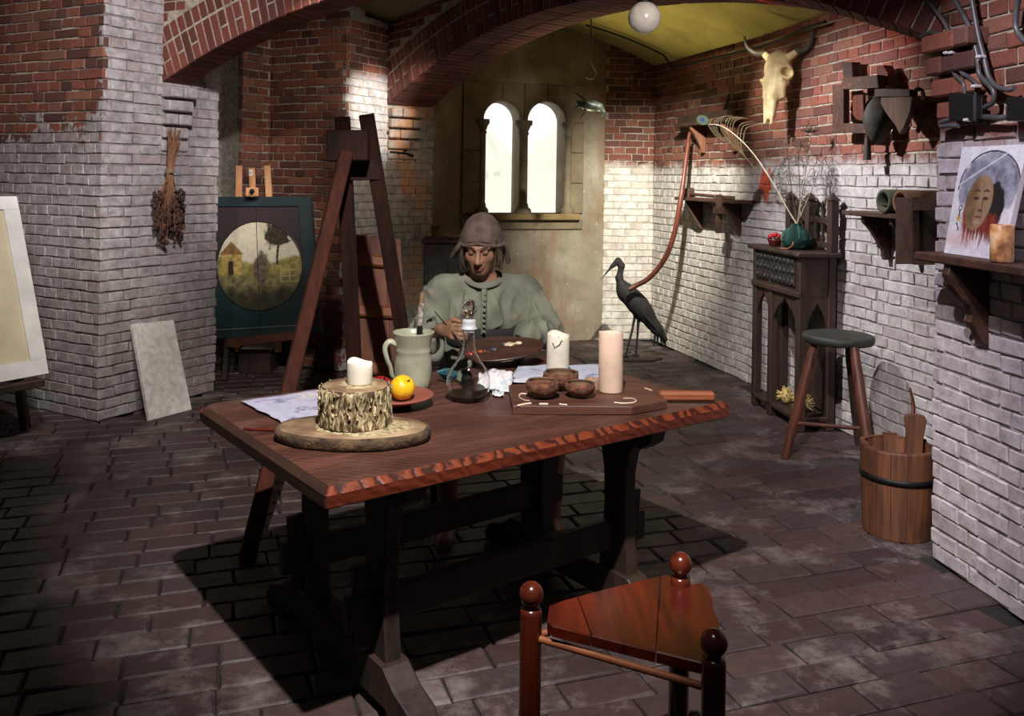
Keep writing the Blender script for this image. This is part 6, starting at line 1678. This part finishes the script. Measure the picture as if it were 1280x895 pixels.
m = MB(); m.tube([RC(1085, 166, .12), RC(1084, 182, .12), RC(1084, 200, .12)], [.014, .019, .022], 10); m.build('handle', BLACKWOOD, yk)
# shelf with open frame and rolls
fsx, a4, b4 = shelf('framed_wall_shelf', 'dark wall shelf with an open square frame holding two rolls, beside the near pier', 1092, 1180, 266, .20, eMid, nMid, (1113, 1150), SHELFWOOD, .24, .17)
def fs_(x0, y0, x1, y1, off, th, nm, mat=SHELFWOOD):
    m = MB(); m.prism([RC(x0, y0, off), RC(x1, y0, off), RC(x1, y1, off), RC(x0, y1, off)], nMid*th, .004); m.build(nm, mat, fsx)
fs_(1127, 247, 1149, 330, .215, .035, 'frame_post'); fs_(1149, 318, 1178, 331, .215, .035, 'frame_bar'); fs_(1149, 249, 1180, 263, .215, .035, 'frame_bar')
fs_(1160, 263, 1176, 318, .05, .1, 'back_post', BLACKWOOD)
q = RC(1133, 252, .10); q.z = a4.z+.0135
for i, (x, col, lab) in enumerate(((1134, S(76, 76, 58), 'green-brown rolled paper on the framed wall shelf'), (1156, S(120, 84, 58), 'orange-brown rolled paper on the framed wall shelf'))):
    p = RC(x, 250, .08); p.z = a4.z+.014+.062; t = thing('paper_roll', lab, 'paper roll', (p.x, p.y, a4.z+.0135))
    m = MB(); cc = []
    prof = [(.062, 0), (.062, .20), (.045, .20), (.045, 0)]
    m.lathe(prof, (0, 0, 0), 24, close=True); Rm = nMid.to_track_quat('Z', 'Y').to_matrix(); m.v = [tuple(Rm @ Vector(v)+p-nMid*.06) for v in m.v]; m.build('roll', mottled('roll_%d' % i, tuple(x*.7 for x in col[:3])+(1,), col, 12, .8, .3, 50), t)
t = thing('small_iron_tool', 'small dark iron tool on the far end of the framed wall shelf', 'tool', tuple(RC(1119, 264, .08)))
p = RC(1116, 262, .12); p.z = a4.z+.019; m = MB(); m.bar(p-eMid*.05, p+eMid*.06, .02, .010, .003); m.build('blade', IRON, t)

# ================================================================== NEAR SHELF with portrait and candle glass
eN = Vector((*(P3N-P3).normalized(), 0)); nN = Vector((eN.y, -eN.x, 0))
def NP(x, y, off): return onwall(x, y, P3, P3N, off)
zsf = 1.238
def nl(d, off, z):                              # depth along the near wall, distance off it, height
    t = (P3.y-d)/(P3.y-P3N.y); w = P3.lerp(P3N, t); return Vector((w.x, w.y, z))+nN*off
nsh = thing('near_wall_shelf', 'brown wall shelf on scrolled brackets with a portrait on it, on the near white wall', 'shelf', tuple(nl(3.1, .02, zsf)))
m = MB(); m.bar(nl(3.44, .10, zsf-.016), nl(2.45, .10, zsf-.016), .17, .032, .005, up=(0, 0, 1)); m.build('board', SHELFWOOD, nsh)
sc_ = [(0, 0), (.155, 0), (.165, -.035), (.150, -.075), (.115, -.115), (.075, -.15), (.06, -.185), (.072, -.21), (.05, -.235), (.022, -.285), (.0, -.30)]
for d in (3.28, 2.86):
    p = nl(d, .012, zsf-.032); m = MB(); m.prism([p+nN*u+Zv*v for u, v in sc_], eN*.04, .004); m.build('bracket', BRACKETWOOD if d < 3 else SHELFWOOD, nsh)
def face_paint(u, v):
    """a sketched head with grey cap and red-brown dress; u left to right, v bottom to top"""
    n0 = nz(u, v, 7, 2); c = mixc(S(240, 238, 240), S(224, 220, 224), n0+.5)
    cap_ = math.hypot((u-.54)/.47, (v-.62)/.33)
    c = mixc(c, mixc(S(112, 112, 124), S(168, 168, 180), nz(u, v, 6, 4)+.5), sst(1.02, .94, cap_+.05*n0)*(1 if v > .50 else sst(.40, .50, v)))
    if .985 < cap_ < 1.03 and v > .6: c = S(60, 60, 66)
    if abs((v-.66)-(u-.1)*.42) < .008 and u < .75: c = mixc(c, S(225, 225, 230), .8)
    if v > .80 and u < .2: c = mixc(c, S(230, 228, 232), .7)
    hair = math.hypot((u-.68)/.17, (v-.46)/.22); c = mixc(c, S(34, 28, 28), sst(1.05, .9, hair+.12*nz(u, v, 14)))
    dress = sst(.42, .36, v+.06*abs(u-.45)+.05*nz(u, v, 10, 3))*sst(.20, .30, u+.10*v)*sst(.86, .72, u)
    drip = sst(.10, .20, v+.12*nz(u*4, v*.4, 9, 5)-.08*abs(u-.5)); c = mixc(c, mixc(S(110, 34, 24), S(142, 62, 44), nz(u, v*.4, 12, 8)+.5), dress*drip)
    c = mixc(c, S(214, 150, 140), sst(.10, .02, abs(v-.14)+.03*nz(u, v, 8))*.4*sst(.7, .3, u))
    neck = math.hypot((u-.34)/.13, (v-.40)/.14); c = mixc(c, S(150, 74, 48), sst(1.05, .9, neck+.1*n0))
    u0_ = u; u = u+.06; f = math.hypot((u-.50+.10*(.5-v)*1.0)/(.215-.10*max(0, .46-v)), (v-.485)/.255); fm_ = sst(1.03, .95, f)
    sk = mixc(S(160, 132, 98), S(118, 88, 62), sst(.52, .42, u)*.7+.5*(nz(u, v, 9, 6)+.3)); 
    for ex in (.45, .60):
        e_ = math.hypot((u-ex)/.052, (v-.525)/.017); sk = mixc(sk, S(66, 46, 36), sst(1.1, .7, e_)); br_ = math.hypot((u-ex)/.065, (v-.57-.03*(1-abs(u-ex)*8))/.012); sk = mixc(sk, S(84, 60, 44), sst(1.1, .7, br_))
    if abs(u-.565-.02*(.5-v)) < .012 and .42 < v < .53: sk = mixc(sk, S(92, 66, 48), .7)
    if math.hypot((u-.55)/.04, (v-.415)/.012) < 1: sk = S(86, 60, 46)
    mo_ = math.hypot((u-.53)/.065, (v-.358)/.012); sk = mixc(sk, S(132, 62, 52), sst(1.1, .7, mo_))
    if math.hypot((u-.52)/.06, (v-.31)/.02) < 1: sk = mixc(sk, S(186, 160, 124), .5)
    c = mixc(c, sk, fm_); u = u0_
    # small symbols at the left edge: a ring, a star, a stroke
    r_ = math.hypot((u-.155)*.75, v-.43);  c = S(48, 44, 44) if .016 < r_ < .026 else c
    if abs(u-.155) < .009 and .345 < v < .41: c = S(48, 44, 44)
    s2 = math.hypot((u-.155)*.75, v-.335); c = S(200, 160, 50) if s2 < .024*(1+.45*math.cos(6*math.atan2(v-.335, (u-.155)*.75))) else c
    if abs(u-.155-.02*math.sin(v*60)) < .012 and .22 < v < .295: c = S(48, 44, 44)
    return c
pa, pb_ = nl(3.37, .105, zsf+.001), nl(3.05, .105, zsf+.001); ta_, tb_ = nl(3.35, .05, zsf+.40), nl(3.01, .05, zsf+.40)
pt2 = thing('portrait_canvas', 'white canvas with a sketched head in grey cap leaning on the near wall', 'painting', tuple(pa.lerp(pb_, .5)))
cn = (pb_-pa).cross(ta_-pa).normalized(); cn = cn if cn.dot(nN) > 0 else -cn
m = MB(); m.prism([pa, pb_, tb_, ta_], cn*-.018, .001); m.build('canvas', mottled('canvas_white', S(214, 210, 206), S(232, 230, 228), 8, .7, .1, 80), pt2)
painted('painted_face', lambda u, v: pa.lerp(pb_, u).lerp(ta_.lerp(tb_, u), v)+cn*.0012, 150, 186, face_paint, paint_mat('portrait_paint', .55), pt2)
AMB = NT('amber_glass'); va = AMB.coords('Object'); AMB.color(AMB.ramp(AMB.noise(va, 22, 5, .6), [(.34, S(120, 78, 60)), (.5, S(206, 150, 92)), (.66, S(226, 200, 160))])); AMB.rough(.35); AMB.b.inputs['Subsurface Weight'].default_value = .3; AMB.b.inputs['Subsurface Radius'].default_value = (.03, .02, .01)
q = nl(3.0, .148, zsf+.0005); cg = thing('amber_candle_glass', 'mottled amber candle glass in front of the portrait canvas', 'candle holder', tuple(q))
m = MB(); m.lathe([(.0005, .001), (.034, .001), (.0365, .006), (.0365, .125), (.0345, .127), (.0335, .12), (.0335, .01), (.0005, .008)], q, 32); m.build('glass', AMB.m, cg)

# ================================================================== WIRING on the near wall
CABM = mottled('grey_conduit', S(58, 58, 58), S(92, 90, 88), 12, .4, .1, 60)
bxp = NP(1215, 131, .05); jb = thing('junction_box', 'black junction box with grey conduits above the portrait', 'junction box', tuple(NP(1215, 131, .012)))
m = MB(); m.prism([NP(x, y, .026) for x, y in ((1198, 116), (1232, 118), (1232, 152), (1198, 150))], nN*.045, .008); m.build('box', BLACK, jb)
m = MB(); m.prism([NP(x, y, .057) for x, y in ((1201, 119), (1229, 121), (1229, 149), (1201, 147))], nN*.006, .002); m.build('cover', BLACK, jb)
for k, (path, r) in enumerate(((((1206, 118), (1204, 104), (1193, 92), (1190, 78), (1187, 62), (1181, 46), (1165, 40), (1152, 46)), .008), (((1220, 118), (1221, 106), (1212, 97), (1202, 90), (1194, 72), (1186, 40), (1170, 14), (1130, -30)), .008),
        (((1231, 134), (1241, 128), (1242, 114), (1232, 102), (1224, 92), (1222, 72), (1216, 48), (1208, 26), (1176, -30)), .0095), (((1268, 110), (1260, 112), (1246, 108), (1236, 96), (1230, 72), (1222, 40), (1210, -30)), .0095), (((1198, 148), (1186, 150), (1176, 153)), .010), (((1198, 157), (1186, 157), (1176, 158)), .010), (((1230, 146), (1252, 147), (1262, 145)), .010), (((1290, 60), (1272, 40), (1270, 18), (1278, -30)), .010))):
    m = MB(); m.tube(curve([NP(x, y, .052) for x, y in path], 6), r, 8); m.build('conduit', CABM, jb)
CLIPM = plain('white_clip', S(212, 210, 206), .4)
for x, y in ((1185, 66), (1191, 66), (1226, 71), (1220, 108), (1210, 150), (1176, 46)):
    p = NP(x, y, .064); m = MB(); m.bar(p-eN*.012, p+eN*.012, .03, .012, .003, up=(0, 0, 1)); m.build('clip', CLIPM, jb)
# second box at the frame's edge
t = thing('edge_box', 'black conduit box at the right edge above the shelf', 'junction box', tuple(NP(1286, 138, .012)))
m = MB(); m.prism([NP(x, y, .012) for x, y in ((1280, 122), (1310, 122), (1310, 152), (1280, 152))], nN*.07, .006); m.build('box', BLACK, t)

# ================================================================== HANGING THINGS
gc_ = P(805.5, 22, 4.55); gl_ = thing('globe_lamp', 'unlit white glass globe lamp hanging near the top of the view', 'lamp', (gc_.x, gc_.y, gc_.z))
m = MB(); m.ball(gc_, .083, 32, 20); m.build('globe', plain('opal_glass', S(226, 218, 206), .25), gl_)
m = MB(); m.tube([(gc_.x, gc_.y, gc_.z+.078), (gc_.x, gc_.y, ZT)], .009, 8); m.build('stem', IRON, gl_)
m = MB(); m.lathe([(.035, .07), (.04, .078), (.03, .11), (.0095, .13)], gc_, 20); m.build('collar', IRON, gl_)
hd = 6.6
hk = thing('hanging_rope', 'thin pale rope ending in a hook hanging from the vault', 'rope', tuple(P(740, 60, hd)))
m = MB(); tp = P(738, 14, hd); tp.z = vault_z(tp.x, tp.y)+.01
m.tube(curve([tp, P(739, 45, hd), P(740, 78, hd), P(745, 90, hd), P(741, 98, hd), P(733, 96, hd), P(731, 88, hd)], 5), .0065, 7); m.build('rope', plain('pale_rope', S(104, 94, 76), .9), hk)
bd_ = 6.5
B_ = lambda x, y, dd=0: tuple(P(x, y, bd_+dd))
sb_ = Solid(np.array(B_(738, 132))-.22, np.array(B_(738, 132))+.22, .005)
sb_.ell(B_(739, 132), (.075, .04, .042), rotm((math.radians(8), 'Y')), .02); sb_.cap(B_(750, 134), B_(754, 140), .026, .018, .02); sb_.cap(B_(754, 140), B_(752, 147), .014, .004, .01)
sb_.cap(B_(728, 131), B_(722, 127), .026, .012, .02); sb_.cap(B_(735, 135), B_(725, 148), .010, .004, .01); sb_.cap(B_(730, 128), B_(717, 137), .012, .006, .01)
sb_.cap(B_(737, 130, -.02), B_(722, 119, -.06), .016, .005, .015); sb_.cap(B_(737, 129, .02), B_(716, 114, .05), .016, .004, .015)
bo_ = sb_.build('hanging_bird', mottled('bird_dark', S(26, 28, 26), S(70, 78, 66), 20, .4, .3, 60), None, at=B_(738, 132)); tag(bo_, 'small dark stuffed bird hanging on a thread before the window wall', 'bird'); bo_['_o'] = B_(738, 132)
tp2 = Vector(B_(741, 128)); m = MB(); m.tube([tp2, (tp2.x, tp2.y, vault_z(tp2.x, tp2.y)+.01)], .0012, 4); m.build('thread', IRON, bo_)
# cable along the foot of the vault
cb_ = thing('vault_cable', 'black cable running along the foot of the yellow vault', 'cable', tuple(RWP(903, 57, .03)))
pc_ = [RWP(1040, 10, .05), RWP(1010, 21, .03), RWP(975, 38, .03), RWP(938, 50, .03), RWP(903, 58, .03), RWP(870, 67, .03), RWP(846, 73, .03)]
pk2 = onwall(812, 63, BW1, W0, .03); pk3 = onwall(775, 36, BW1, W0, .06)
m = MB(); m.tube([p-Vector((.04, .0, .085)) for p in curve(pc_, 5)], .011, 7); m.build('cable', BLACK, cb_)
c0_ = pc_[-1]-Vector((.04, 0, .085)); c1_ = Vector((.62, 7.75, 0)); m = MB()
m.tube([c0_]+[(lambda q: Vector((q.x, q.y, vault_z(q.x, q.y)-.035)))(c0_.lerp(c1_, t/10)) for t in range(1, 11)], .010, 7); m.build('cable', BLACK, cb_)
# pipe on the rear pier
pp3 = thing('iron_wall_pipe', 'thin dark iron pipe bent along the rear pier beside the easel', 'pipe', tuple(onwall(500, 190, P2R, JMB, .02)))
def JP(x, y, o=.02): return onwall(x, y, P2R, JMB, o)
m = MB(); m.tube(curve([JP(487, 190), JP(500, 191), JP(512, 193)], 4)+[], .009, 7); m.build('pipe', IRON, pp3)
m = MB(); m.tube([JP(484, 166), JP(505, 168), JP(509, 172), JP(509, 186), JP(504, 191)], .009, 7); m.build('pipe', IRON, pp3)
m = MB(); m.tube([JP(510, 193), JP(516, 195)], .014, 8); m.build('valve', IRON, pp3)

# ================================================================== HERB BUNCH on the left pier
hb = thing('dried_herb_bunch', 'bunch of dried seed-head stems hanging upside down on the left pier', 'dried herbs', tuple(onwall(214, 230, P1, P1R, .05)))
def HW(x, y, o): return onwall(x, y, P1, P1R, o)
STEM = wood('dry_herb_stem', S(104, 66, 42), S(150, 104, 70), 'z', 2.0, .8, .2); SEED = mottled('seed_head', S(44, 28, 24), S(88, 56, 44), 30, .9, .6, 60)
rr = random.Random(21)
tips = []
for k in range(34):
    x0 = 216+rr.uniform(-7, 13); y0 = 158+rr.uniform(0, 22); x1 = 212+rr.uniform(-3, 4); y1 = 215+rr.uniform(-8, 8); x2 = 212+rr.uniform(-18, 18); y2 = rr.uniform(250, 305)
    o = rr.uniform(.045, .085); m = MB(); m.tube(curve([HW(x0, y0, o), HW(x1, y1, .035+o*.35), HW((x1*.4+x2*.6), (y1+y2)/2, o), HW(x2, y2, o)], 4), rr.uniform(.0025, .0042), 5); m.build('stem', STEM, hb); tips.append((x2, y2, o))
for k in range(46):
    if k < 34: x, y, o = tips[k]; 
    else: x, y, o = 212+rr.uniform(-17, 19), rr.uniform(243, 282), rr.uniform(.045, .09)
    c_ = HW(x, y, o); r = rr.uniform(.009, .016); m = MB(); m.ball(c_, (r, r, r*1.35), 8, 6); m.v = [tuple(Vector(v)+(Vector(v)-c_)*.4*mn.noise(Vector(v)*90)) for v in m.v]; m.build('seed_head', SEED, hb)
for k in range(60):
    pass
m = MB()
for k in range(210):
    side = rr.choice([-1, 1]); x = 212+side*rr.uniform(0, 19); y = rr.uniform(238, 288); c_ = HW(x, y, rr.uniform(.045, .085)); r = rr.uniform(.007, .014); m.ball(c_, (r, r*.8, r*1.3), 6, 4)
o = m.build('dry_leaves', SEED, hb); o['kind'] = 'stuff'
m = MB(); a_ = HW(212, 214, .06); m.lathe([(.026, -.012), (.03, 0), (.026, .012)], a_, 16, sy=.8); m.build('string_tie', plain('string', S(140, 116, 86), .9), hb)
for o in bpy.data.objects:
    if '_o' in o: del o['_o']
